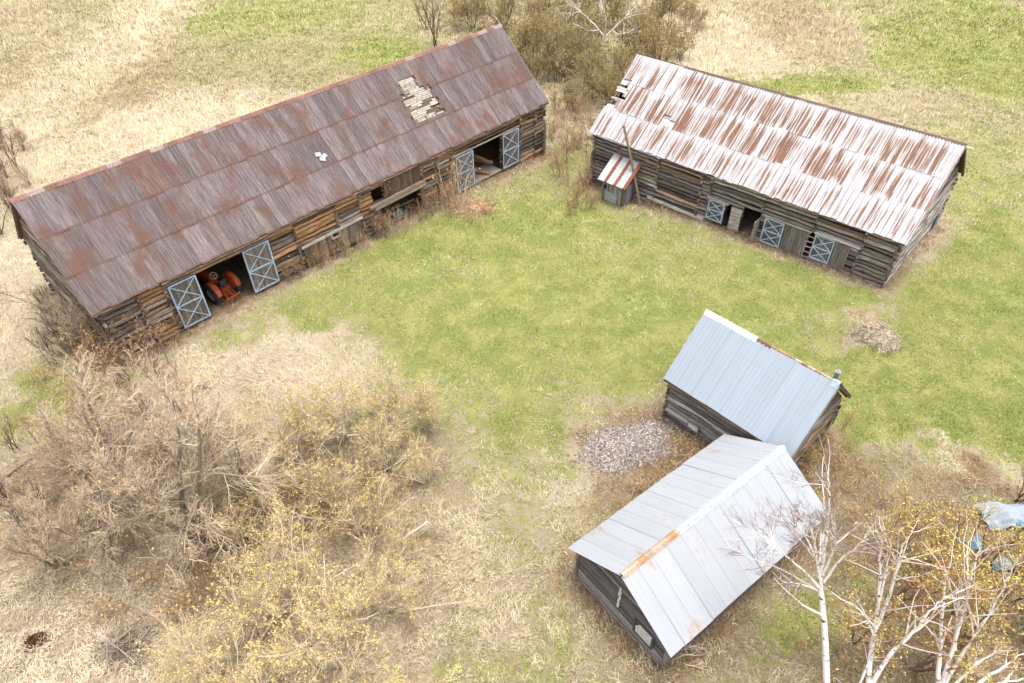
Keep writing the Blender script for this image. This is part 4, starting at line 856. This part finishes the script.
        buds(Cn, r, ln[2], .9, .042, [lin(196, 168, 128) * .52, lin(184, 152, 118) * .48, lin(214, 190, 138) * .56, lin(206, 186, 124) * .54])
    elif kind == 'stalks':    # tall pale upright dead stalks
        P, D, L = stemset(r, 26, 2.7, .22, .42)
        ln = grow(r, P, D, L, np.full(26, .018), [dict(seg=5, wob=.07, up=.02, tap=.4), dict(n=4, len=.35, ang=28, seg=3, wob=.12, up=.04, tap=.5, rmax=.010), dict(n=2, len=.5, ang=30, seg=2, wob=.12, up=.02, tap=.5, rmax=.007)])
        put(ln, (4, 3, 3), [lin(206, 180, 150) * .5, lin(196, 166, 132) * .46, lin(184, 152, 118) * .44], 1)
        buds(Cn, r, ln[2], .8, .045, [lin(200, 170, 120) * .6, lin(180, 140, 100) * .55])
    return T, Cn
PART = dict(sprawl=('stems', 'catkins'), willow=('stems', 'catkins'), grey=('trunk', 'crown'), rusty=('stems', 'buds'), bush=('stems', 'foliage'), golden=('trunk', 'crown'), bare=('stems', 'twigs'), weed=('stems', 'dead_leaves'), stalks=('stalks', 'seed_heads'))
NAME = dict(sprawl='willow_shrub', willow='willow_shrub', grey='bare_tree', rusty='budding_sapling', bush='thicket_bush', golden='golden_leafed_tree', bare='bare_sapling', weed='bramble_patch', stalks='dead_stalk_clump')
CAT = dict(sprawl='shrub', willow='shrub', grey='tree', rusty='sapling', bush='bush', golden='tree', bare='sapling', weed='bramble', stalks='dead plants')
MESH = {}
def plant(kind, u, w, label, group, sc=1.0, var=None, sz=None, xyz=None):
    assert kind in PART
    var = RNG.integers(0, 3) if var is None else var; key = (kind, int(var))
    P = at(u, w) if xyz is None else np.array(xyz); z = gz(P[0], P[1]); P = at(u, w, z) if xyz is None else P
    o = empty(NAME[kind], (P[0], P[1], gz(P[0], P[1]) - .02), RNG.uniform(0, 6.28)); s_ = sc * RNG.uniform(.9, 1.1); o.scale = (s_, s_, s_ * (sz or 1) * RNG.uniform(.9, 1.1))
    if key not in MESH:
        T, Cn = proto(kind, 100 + 10 * list(PART).index(kind) + int(var)); a = T.build(PART[kind][0], BARK, o); b_ = Cn.build(PART[kind][1], LEAF, o); MESH[key] = (a, b_)
    else:
        for q_ in MESH[key]:
            c = q_.copy(); COL.objects.link(c); c.parent = o
    return tag(o, label, CAT[kind], group)

# the tangled thicket before the long barn
for (u, w, s_) in ((300, 450, .95), (345, 440, 1.0), (395, 425, .95), (425, 425, .8), (385, 470, .9), (255, 455, .8), (425, 480, .6)):
    plant('willow', u, w, "pale yellow-budded willow on the yard edge of the thicket, nearest the lawn", "willows along the lawn edge", s_)
for (u, w, s_) in ((330, 510, .9), (270, 515, .85), (370, 535, .85), (235, 550, .8), (400, 560, .6)):
    plant('willow', u, w, "tangled yellow-budded willow in the middle of the thicket", "willows in the middle of the thicket", s_)
for (u, w, s_) in ((300, 600, .95), (255, 640, .95), (335, 655, 1.0), (385, 610, .75), (235, 730, .95), (320, 745, 1.0), (395, 740, .85), (205, 690, .7)):
    plant('sprawl', u, w, "yellow-budded willow with long pale limbs at the bottom edge of the picture", "willows at the bottom of the picture", s_)
for (u, w, s_) in ((195, 545, 1.35), (140, 510, 1.1), (90, 500, .9), (225, 480, .9), (165, 455, .95), (110, 560, .85), (118, 445, .85), (60, 565, .7), (255, 510, .8)):
    plant('grey', u, w, "grey bare-twigged tree with rusty buds below the long barn's near end", "grey bare trees below the long barn", s_)
for (u, w, s_) in ((118, 356, 1.0), (140, 350, 1.05), (162, 345, .9), (182, 338, .6), (100, 375, 1.1), (130, 385, 1.1), (160, 375, .9), (112, 410, 1.0), (185, 400, .7)):
    plant('rusty', u, w, "orange-budded sapling before the near log wall of the long barn", "orange-budded saplings by the long barn", s_)
for (u, w, s_) in ((62, 330, 1.0), (78, 352, 1.05), (50, 312, .8), (95, 362, .9), (55, 365, .8)):
    plant('bare', u, w, "dark many-stemmed sapling crowding the long barn's near gable end", "saplings at the long barn's near gable", s_, sz=.9)
for (u, w, s_) in ((25, 530, 1.0), (8, 500, 1.0), (45, 505, .8), (70, 470, .7), (15, 450, .7)):
    plant('bare', u, w, "dark reddish bare sapling at the thicket's far left side", "dark saplings at the left of the thicket", s_)
for (u, w, s_) in ((8, 195, 1.2), (20, 170, 1.1), (3, 150, 1.1), (14, 215, 1.0), (0, 235, 1.2)):
    plant('bare', u, w, "dark bare sapling in straw beyond the long barn's near gable", "dark saplings beyond the near gable", s_)
for (u, w, s_) in ((230, 585, 1.2), (190, 600, 1.3), (255, 545, 1.3), (300, 535, 1.2), (350, 530, 1.2), (290, 500, 1.3), (410, 610, .9), (150, 590, 1.2), (85, 570, 1.0), (110, 610, 1.0), (130, 545, 1.2), (60, 480, 1.1), (90, 450, 1.1)):
    plant('weed', u, w, "low brown bramble tangle on the thicket floor", "brambles on the thicket floor", s_ * 1.2)

for (u, w, s_) in ((72, 335, .50), (52, 318, .42), (88, 352, .5), (66, 352, .48)):
    plant('grey', u, w, "short grey bare-twigged tree against the long barn's near gable end", "short trees at the near gable", s_)
for (u, w, s_) in ((6, 178, .5), (24, 150, .42), (2, 150, .5), (14, 205, .42), (30, 185, .3)):
    plant('grey', u, w, "twiggy brown tree in the straw at the picture's left edge, beyond the near gable", "twiggy trees at the left edge", s_)
for (u, w, s_) in ((552, 140, .7), (565, 160, .75), (580, 150, .8), (592, 140, .7), (560, 178, .7), (600, 158, .7), (575, 120, .8), (555, 112, .8), (585, 185, .6)):
    plant('rusty', u, w, "tan sapling standing in the gap between the two long barns", "saplings between the barns", s_)
for (u, w, s_) in ((45, 380, 1.0), (30, 425, .9), (75, 410, .9), (55, 440, 1.0)):
    plant('weed', u, w, "low bramble in the green strip left of the orange-budded saplings", "brambles left of the saplings", s_)
# bushes beyond and between the barns
for (u, w, s_) in ((520, 62, 1.0), (560, 82, 1.0), (595, 98, .9), (625, 92, 1.0), (655, 78, 1.0), (545, 40, 1.0), (590, 60, 1.1), (630, 55, 1.0), (500, 30, 1.0), (570, 25, 1.1), (610, 25, 1.1), (655, 35, 1.0), (480, 12, 1.0), (540, 8, 1.1), (680, 60, .7), (575, 112, .6), (670, 15, .9), (530, 85, .6), (612, 108, .6), (470, 28, .8), (690, 30, .6), (535, 70, .9), (575, 70, 1.0), (645, 62, 1.0)):
    plant('bush', u, w, "olive-brown bush in the dense thicket between the two long log barns", "bushes between the barns", s_ * 1.3)
plant('bare', 437, 47, "dark many-stemmed bare tree standing behind the long barn's rusty ridge", None, 1.7, 1)
plant('bare', 425, 30, "smaller greyish bare sapling beside the dark many-stemmed tree", None, 1.2, 2)
for (u, w, s_) in ((560, 128, .9), (575, 150, .9), (556, 165, .8), (585, 120, .8), (590, 170, .7), (566, 185, .6)):
    plant('stalks', u, w, "straw-coloured weeds in the gap between the two log barns", "weeds between the barns", s_)
plant('stalks', 456, 212, "tall pale bundle of upright stalks before the long barn's far doorway", None, 1.45, 0)
for (u, w, s_) in ((300, 276, .7), (320, 266, .8), (340, 257, .9), (378, 240, 1.0), (386, 234, .9), (420, 222, .8), (432, 214, 1.0), (448, 205, .9), (288, 282, .6)):
    plant('rusty', u, w, "thin leafless brush tangled along the long barn's front wall, between its two doorways", "brush along the long barn's front wall", s_ * .75)
for (u, w, s_) in ((584, 192, .9), (578, 205, 1.0), (590, 208, .8), (572, 215, .8)):
    plant('rusty', u, w, "low bare brush left of the little lean-to shed", "brush beside the lean-to shed", s_ * .6)
plant('stalks', 443, 208, "shorter pale stalk clump left of the far doorway stalks", None, .8, 1)
for (u, w, s_) in ((330, 263, 1.0), (347, 256, 1.1), (365, 248, 1.1), (395, 236, 1.2), (408, 230, .9), (312, 268, .8)):
    plant('stalks', u, w, "dry brown weeds against the plank siding of the long barn", "weeds along the long barn's siding", s_ * .62)
for (u, w, s_) in ((470, 222, 1.0), (485, 215, .9), (580, 192, 1.2), (572, 205, 1.0), (588, 200, 1.0), (650, 205, .7)):
    plant('weed', u, w, "tan dead weed heap in the yard between the two log barns' near corners", "dead weeds in the yard", s_ * .8)

# around the two metal-roofed sheds
for (u, w, s_) in ((685, 450, 1.0), (700, 448, 1.0), (672, 462, 1.0), (660, 480, 1.0), (640, 495, 1.0), (690, 465, 1.1), (625, 510, .9), (712, 450, .9), (610, 490, .7), (650, 500, .9)):
    plant('weed', u, w, "russet bramble between the gravel heap and the two metal-roofed sheds", "brambles between the heap and the sheds", s_ * .9)
for (u, w, s_) in ((815, 462, 1.0), (832, 468, 1.0), (800, 478, .9), (848, 452, .8), (842, 490, .9), (865, 475, .7), (880, 505, .9), (850, 520, .9), (910, 520, .9), (800, 650, .8), (845, 575, .9), (870, 610, 1.1), (915, 590, 1.0), (950, 520, .8), (840, 660, 1.1)):
    plant('weed', u, w, "golden-brown bramble among the birches right of the metal-roofed sheds", "brambles right of the sheds", s_ * 1.1)
for (u, w, s_) in ((800, 468, .34), (822, 450, .34), (842, 430, .28)):
    plant('golden', u, w, "low yellow-leaved scrub growing up the blue-roofed shed's gable", "scrub on the blue-roofed shed's gable", s_, sz=1.1)
for (u, w, s_) in ((880, 560, .7), (905, 545, .75), (945, 575, .8), (985, 560, .75), (1015, 590, .8), (895, 600, .95), (950, 610, 1.0), (1000, 600, 1.0), (970, 660, 1.05), (1030, 650, 1.1), (860, 640, .8), (1045, 600, 1.0), (915, 670, .9), (930, 560, .7), (1020, 720, 1.0)):
    plant('golden', u, w, "young tree in golden leaf among the white birches", "golden-leafed trees", s_ * .92)
plant('bare', 1018, 500, "dark leafless sapling at the picture's right edge beside the tarpaulin", None, 1.0, 0)

# birches: hand-placed trunks, branches grown from them
BW = lin(240, 233, 224) * .84
def spline(pts, n):
    pts = np.asarray(pts, float); t = np.linspace(0, len(pts) - 1, n); i = np.minimum(t.astype(int), len(pts) - 2); f = (t - i)[:, None]
    p0 = pts[np.maximum(i - 1, 0)]; p1 = pts[i]; p2 = pts[i + 1]; p3 = pts[np.minimum(i + 2, len(pts) - 1)]
    return .5 * ((2 * p1) + (-p0 + p2) * f + (2 * p0 - 5 * p1 + 4 * p2 - p3) * f ** 2 + (-p0 + 3 * p1 - 3 * p2 + p3) * f ** 3)
def birch(name, label, group, limbs, seed, twigcol, nb=9, blen=.5, leaf=None, tw=(8, 5), base=None):
    """limbs: [(list of (u,w,z) along the limb), r0, r1]"""
    r = np.random.default_rng(seed); P0 = at(*limbs[0][0][0]); P0[2] = gz(P0[0], P0[1]); o = empty(name, tuple(P0)); tag(o, label, "tree", group)
    tm = MB(); cn = MB()
    for li, (pp, r0, r1) in enumerate(limbs):
        q_ = spline([at(*t_) for t_ in pp], 4 * len(pp)) - P0; q_ += r.normal(0, .035, q_.shape) * np.linspace(0, 1, len(q_))[:, None]; n = len(q_); rad = np.linspace(r0 * (.92 if li == 0 else .82), min(r1 * .4, .012), n) ** 1.0
        m = MB(); tubes(m, q_[None], rad[None], 8, BW[None] * r.uniform(.9, 1.05)); m.build("trunk" if li == 0 else "limb", BIRCHM, o, True)
        d = np.gradient(q_, axis=0); d /= np.linalg.norm(d, axis=1, keepdims=True); L = np.array([np.linalg.norm(np.diff(q_, axis=0), axis=1).sum()])
        a = sprout(r, q_[None], d[None], rad[None], L, dict(n=nb, len=blen if li else blen * .55, ang=42, t0=.35, rmax=.05))
        ln = grow(r, *a, [dict(seg=5, wob=.10, up=.03, tap=.3), dict(n=tw[0], len=.42, ang=40, seg=4, wob=.12, up=.02, tap=.4, rmax=.012), dict(n=tw[1], len=.45, ang=38, seg=3, wob=.13, up=.0, tap=.5, rmax=.006)])
        tubes(cn, *ln[0], 4, (lin(238, 228, 218) * .88)[None] * r.uniform(.7, 1.05, (len(ln[0][0]), 1))); tubes(cn, *ln[1], 3, 1.7 * twigcol[None] * r.uniform(.8, 1.2, (len(ln[1][0]), 1))); tubes(cn, *ln[2], 3, 1.7 * twigcol[None] * r.uniform(.8, 1.2, (len(ln[2][0]), 1)))
        if leaf is not None: buds(cn, r, ln[2], leaf, .05, [lin(224, 204, 122) * .62, lin(212, 190, 108) * .58], spread=.05)
    cn.build("crown", LEAF, o); return o
TW = lin(140, 118, 108) * .5
birch("birch_tree", "tall single-trunked white birch leaning past the white-roofed shed's eave", None, [
    ([(828, 735, -.1), (827, 683, 2.0), (824, 620, 4.6), (821, 580, 6.2), (826, 540, 8.2), (829, 505, 9.6), (829, 478, 10.8)], .17, .03),
    ([(821, 585, 6.0), (816, 555, 7.4), (812, 535, 8.5), (806, 510, 9.6)], .08, .02), ([(821, 590, 5.8), (805, 572, 6.9), (790, 560, 7.6), (775, 545, 8.6), (758, 535, 9.2)], .075, .015),
    ([(822, 592, 5.7), (800, 584, 6.2), (780, 581, 6.6)], .06, .02), ([(824, 582, 6.2), (840, 560, 7.4), (858, 545, 8.4), (874, 530, 9.4)], .06, .015), ([(822, 575, 6.5), (835, 545, 8.2), (833, 520, 9.3)], .07, .02)], 5, TW, nb=13, blen=.5, tw=(11, 7))
birch("birch_tree", "forked white birch clump standing between the single birch and the corner birches", None, [
    ([(866, 730, -.1), (870, 660, 2.6), (876, 625, 4.2), (879, 590, 5.8), (880, 555, 7.4), (885, 515, 9.2)], .13, .03),
    ([(876, 640, 3.6), (868, 622, 4.6), (858, 600, 5.8)], .07, .03), ([(876, 628, 4.2), (888, 600, 5.4), (896, 570, 7.0), (903, 545, 8.2), (922, 528, 9.2)], .10, .02),
    ([(868, 690, 1.5), (890, 655, 3.0), (915, 630, 4.4), (935, 605, 5.6), (960, 590, 6.6)], .12, .03), ([(880, 600, 5.4), (886, 570, 6.8), (892, 540, 8.2)], .06, .02), ([(860, 720, .2), (858, 690, 1.4), (880, 640, 3.6)], .10, .06)], 6, lin(150, 108, 76) * .5, nb=13, blen=.42, leaf=.25, tw=(7, 4))
birch("birch_tree", "many-stemmed white birch fanning out below the tarpaulin", None, [
    ([(938, 735, -.1), (938, 683, 1.8), (941, 640, 3.6), (945, 590, 6.0), (952, 560, 7.6)], .13, .03), ([(940, 690, 1.5), (955, 640, 3.8), (965, 605, 5.4), (972, 570, 7.0), (982, 548, 8.0)], .11, .03),
    ([(941, 690, 1.5), (965, 650, 3.2), (985, 620, 4.6), (1005, 585, 6.2), (1018, 560, 7.4)], .10, .025), ([(950, 690, 1.6), (975, 665, 2.6), (1003, 650, 3.4)], .09, .04), ([(955, 650, 3.2), (958, 610, 5.0), (962, 580, 6.4)], .07, .02)], 7, lin(150, 108, 76) * .5, nb=13, blen=.42, leaf=.25, tw=(7, 4))
birch("birch_tree", "low white birch with limbs reaching in from the bottom right corner", None, [
    ([(950, 760, -.1), (975, 690, 1.6), (1000, 668, 2.4), (1030, 650, 3.2)], .12, .06), ([(975, 692, 1.6), (1005, 682, 2.0), (1040, 676, 2.4)], .09, .05)], 8, lin(150, 108, 76) * .5, nb=5, blen=.4, leaf=.5, tw=(6, 4))
birch("dead_tree", "small dead tree with bone-white branches above the olive-brown bushes", None, [
    ([(606, 62, -.1), (606, 48, 2.4), (604, 36, 4.4)], .12, .08), ([(604, 36, 4.4), (592, 22, 5.6), (578, 10, 6.6), (566, 4, 7.2)], .09, .03), ([(604, 36, 4.4), (606, 18, 6.4), (600, 4, 7.8), (604, -8, 9)], .09, .03), ([(604, 38, 4.2), (620, 22, 5.8), (634, 8, 7.0), (645, -2, 8)], .085, .03), ([(600, 30, 5), (588, 30, 5.2), (572, 22, 5.8)], .06, .02), ([(612, 30, 5), (622, 34, 4.8), (640, 26, 5.4)], .06, .02)], 9, lin(232, 220, 206) * .5, nb=9, blen=.5, tw=(6, 2))

# ------------------------------------------------------------------ heaps, logs, tarpaulin
def heap(name, label, cat, u, w, rx, ry, h, n, size, cols, seed, flat=.4, rz=0.0):
    r = np.random.default_rng(seed); P = at(u, w); m = MB(); k = 36; a = np.linspace(0, 2 * np.pi, k, endpoint=False); rings = np.linspace(0, 1, 12)[1:]
    ed = 1 + .5 * (fbm(np.cos(a) * 1.3 + 5, np.sin(a) * 1.3 + 5, seed) - .5) * 2
    V = [(0, 0, h)]; 
    for q_ in rings:
        for j in range(k):
            x, y = q_ * rx * ed[j] * math.cos(a[j]), q_ * ry * ed[j] * math.sin(a[j]); V.append((x, y, h * (1 - q_ ** 2) ** 1.2 * (.75 + .5 * float(vnoise(np.array([x * 1.5 + 9]), np.array([y * 1.5 + 9]), seed)[0])) + .02 + (gz(P[0] + x, P[1] + y) - gz(P[0], P[1]))))
    F4 = [[1 + i * k + j, 1 + (i + 1) * k + j, 1 + (i + 1) * k + (j + 1) % k, 1 + i * k + (j + 1) % k] for i in range(10) for j in range(k)]
    V = np.array(V); m.add(V, F4, np.mean(cols, 0) * 1.3); m.F.append((np.array([[0, 1 + j, 1 + (j + 1) % k] for j in range(k)]), np.tile(np.mean(cols, 0), (k, 1)), np.zeros((k, 3, 2)), np.zeros((k, 3, 2)), 0))
    q_ = np.sqrt(r.random(n)) ** 1.05; j = r.random(n) * 2 * np.pi; e = np.interp(j, a, ed, period=2 * np.pi); q_ = q_ * np.where(r.random(n) < .32, 1 + np.abs(r.normal(0, .26, n)), 1); x, y = q_ * rx * e * np.cos(j) * 1.06, q_ * ry * e * np.sin(j) * 1.06
    z = h * (1 - np.clip(q_, 0, 1) ** 2) ** 1.2 * (.75 + .5 * vnoise(x * 1.5 + 9, y * 1.5 + 9, seed)) + .04 + hz(P[0] + x, P[1] + y) - gz(P[0], P[1])
    c = np.stack([x, y, z], 1); e1 = r.normal(0, 1, (n, 3)); e1[:, 2] *= flat; e1 /= np.linalg.norm(e1, axis=1, keepdims=True); e2 = np.cross(e1, r.normal(0, .3, (n, 3)) + [0, 0, 1]); e2 /= np.linalg.norm(e2, axis=1, keepdims=True); e3 = np.cross(e1, e2)
    s1 = size[0] * r.uniform(.5, 1.3, n)[:, None]; s2 = size[1] * r.uniform(.6, 1.3, n)[:, None]
    C8 = np.stack([c + sx * e1 * s1 + sy * e2 * s2 * (1 if sx * sy > 0 else .8) + sz_ * e3 * s2 * .6 for (sx, sy, sz_) in ((-1, -1, -1), (1, -1, -1), (1, 1, -1), (-1, 1, -1), (-1, -1, 1), (1, -1, 1), (1, 1, 1), (-1, 1, 1))], 1)
    f = np.array([[4, 5, 6, 7], [0, 1, 5, 4], [1, 2, 6, 5], [2, 3, 7, 6], [3, 0, 4, 7]]); F = (np.arange(n)[:, None, None] * 8 + f).reshape(-1, 4); cols = np.array(cols); cc = np.minimum(cols[r.integers(0, len(cols), n)] * (1.7 if name != 'stump' else 1.2) * r.uniform(.6, 1.25, (n, 1)), .85)
    m.add(C8.reshape(-1, 3), F, np.repeat(cc, 5, 0)); o = m.build(name, LEAF); o.location = (P[0], P[1], gz(P[0], P[1])); o.rotation_euler = (0, 0, rz); return tag(o, label, cat)
heap("gravel_heap", "low heap of pinkish grey gravel beside the blue-roofed shed", "gravel", 631, 447, 2.45, 1.35, .38, 7000, (.042, .030), [lin(206, 194, 188) * .6, lin(194, 182, 174) * .55, lin(216, 208, 202) * .6, lin(176, 158, 146) * .5], 61, rz=.28)
heap("cuttings_heap", "pale mound of dry cuttings on the lawn beyond the blue-roofed shed", "mound", 872, 346, 1.35, .85, .3, 1500, (.10, .012), [lin(220, 208, 186) * .56, lin(206, 190, 166) * .52, lin(188, 168, 142) * .46], 62)
heap("straw_heap", "flattened straw heap on the lawn before the long barn's far doorway", "straw", 472, 212, 1.7, 1.0, .3, 1500, (.16, .014), [lin(214, 184, 146) * .58, lin(190, 152, 118) * .52, lin(224, 204, 170) * .6], 63)
heap("stump", "dark brown rotted stump in the bleached straw at lower left", "stump", 37, 642, .42, .36, .35, 260, (.09, .02), [lin(126, 94, 66) * .5, lin(160, 122, 84) * .5, lin(90, 66, 48) * .45], 64, 1.0)
def brushpile(label, u, w, n, L, seed, col, rx):
    r = np.random.default_rng(seed); P = at(u, w); a = r.uniform(0, np.pi * 2, n); P0 = np.stack([r.normal(0, rx, n), r.normal(0, rx * .7, n), np.abs(r.normal(.15, .25, n))], 1); D = np.stack([np.cos(a), np.sin(a), r.normal(.12, .28, n)], 1); P0 -= D * L * .4; P0[:, 2] = np.clip(P0[:, 2], .05, 1.2)
    ln = grow(r, P0, D, L * r.uniform(.5, 1.1, n), r.uniform(.018, .05, n), [dict(seg=5, wob=.13, up=-.03, tap=.4), dict(n=4, len=.4, ang=38, seg=3, wob=.15, up=0, tap=.5, rmax=.018)])
    m = MB()
    for i_, (p, q_) in enumerate(ln): p[..., 2] = np.maximum(p[..., 2], .03); tubes(m, p, q_, 5 if i_ == 0 else 3, col[None] * r.uniform(.6, 1.2, (len(p), 1)))
    o = m.build("brush_pile", BARK); o.location = (P[0], P[1], gz(P[0], P[1])); return tag(o, label, "brush pile")
brushpile("pile of cut grey branches at the bottom left, beside the yellow-budded willows", 130, 645, 70, 1.9, 71, lin(196, 176, 156) * .56, .45)
brushpile("scattered pale sticks on the bleached straw just below the open tractor doorway", 200, 398, 22, 1.5, 72, lin(210, 192, 170) * .56, .5)
brushpile("small tangle of grey sticks at the thicket's left side, beside dark saplings", 55, 462, 26, 1.7, 73, lin(180, 160, 142) * .52, .5)
brushpile("splintered pale boards and sticks below the white-roofed shed's near corner", 688, 655, 16, 1.0, 74, lin(220, 200, 172) * .58, .35)
def fallen(label, pts, r0, r1, col, mat=BARK):
    q_ = np.array([at(u, w, z) for (u, w, z) in pts]); P0 = q_[0].copy(); P0[2] = gz(P0[0], P0[1]); q_[:, 2] += P0[2]; q_ = spline(q_, 12) - P0; m = MB(); tubes(m, q_[None], np.linspace(r0, r1, 12)[None], 8, col[None])
    r = np.random.default_rng(int(pts[0][0])); d = np.gradient(q_, axis=0); d /= np.linalg.norm(d, axis=1, keepdims=True); a = sprout(r, q_[None], d[None], np.linspace(r0, r1, 12)[None], np.array([np.linalg.norm(q_[-1] - q_[0])]), dict(n=5, len=.25, ang=45, t0=.5, rmax=.03)); ln = grow(r, *a, [dict(seg=4, wob=.1, up=.02, tap=.3)]); tubes(m, *ln[0], 4, col[None])
    o = m.build("fallen_log", mat, None, True); o.location = tuple(P0); return tag(o, label, "log")
fallen("long pale fallen trunk slanting through the middle of the willow thicket", [(262, 618, .5), (300, 598, .8), (330, 580, 1.0), (362, 562, 1.2)], .11, .05, lin(205, 186, 165) * .6)
fallen("white broken log poking out of the thicket onto the tan grass", [(392, 546, .4), (412, 533, .7), (428, 522, 1.0)], .09, .05, lin(228, 214, 200) * .66)
fallen("grey snapped trunk leaning among the grey bare trees", [(203, 540, .2), (192, 522, 1.2), (180, 500, 2.2)], .16, .10, lin(140, 128, 118) * .52)
fallen("weathered log lying in the straw at the picture's far left", [(8, 478, .15), (30, 462, .2), (55, 448, .3)], .09, .05, lin(180, 160, 140) * .52)
def tarp(u, w, sx, sy, blue, seed, label):
    tm = MB(); k = 26; uu, vv = np.meshgrid(np.linspace(-1, 1, k), np.linspace(-1, 1, k), indexing='ij'); ed = 1 + .45 * (fbm(np.arctan2(vv, uu) * 1.4 + 8, uu * 0 + 3, seed) - .5)
    tx, ty = uu * sx * ed, vv * sy * ed; tz = .06 + .4 * np.clip(1 - (uu ** 2 + vv ** 2) * .6, 0, 1) * (.4 + fbm(tx * 1.1, ty * 1.1, seed + 1)) * sx + .6 * np.abs(fbm(tx * 2.6, ty * 2.6, seed + 2) - .5)
    id_ = np.arange(k * k).reshape(k, k); F = np.stack([id_[:-1, :-1], id_[1:, :-1], id_[1:, 1:], id_[:-1, 1:]], -1).reshape(-1, 4); mid = fbm(tx * .8 + 4, ty * .8, seed + 3)[:-1, :-1].ravel(); cc = np.where((mid > blue)[:, None], lin(125, 172, 205) * .48, lin(208, 220, 232) * .40)
    tm.add(np.stack([tx, ty, tz], -1), F, cc); P = at(u, w); o_ = tm.build("tarpaulin", LEAF, None, True); o_.location = (P[0], P[1], gz(P[0], P[1])); tag(o_, label, "tarpaulin")
tarp(1008, 519, 1.35, .75, .60, 81, "crumpled white and pale blue tarpaulin half hidden behind golden trees")
tarp(970, 545, .5, .35, .3, 85, "small blue tarpaulin scrap lying left of the crumpled white tarpaulin")
tarp(1000, 566, .5, .3, .35, 89, "small blue tarpaulin scrap among golden trees, below the crumpled white tarpaulin")
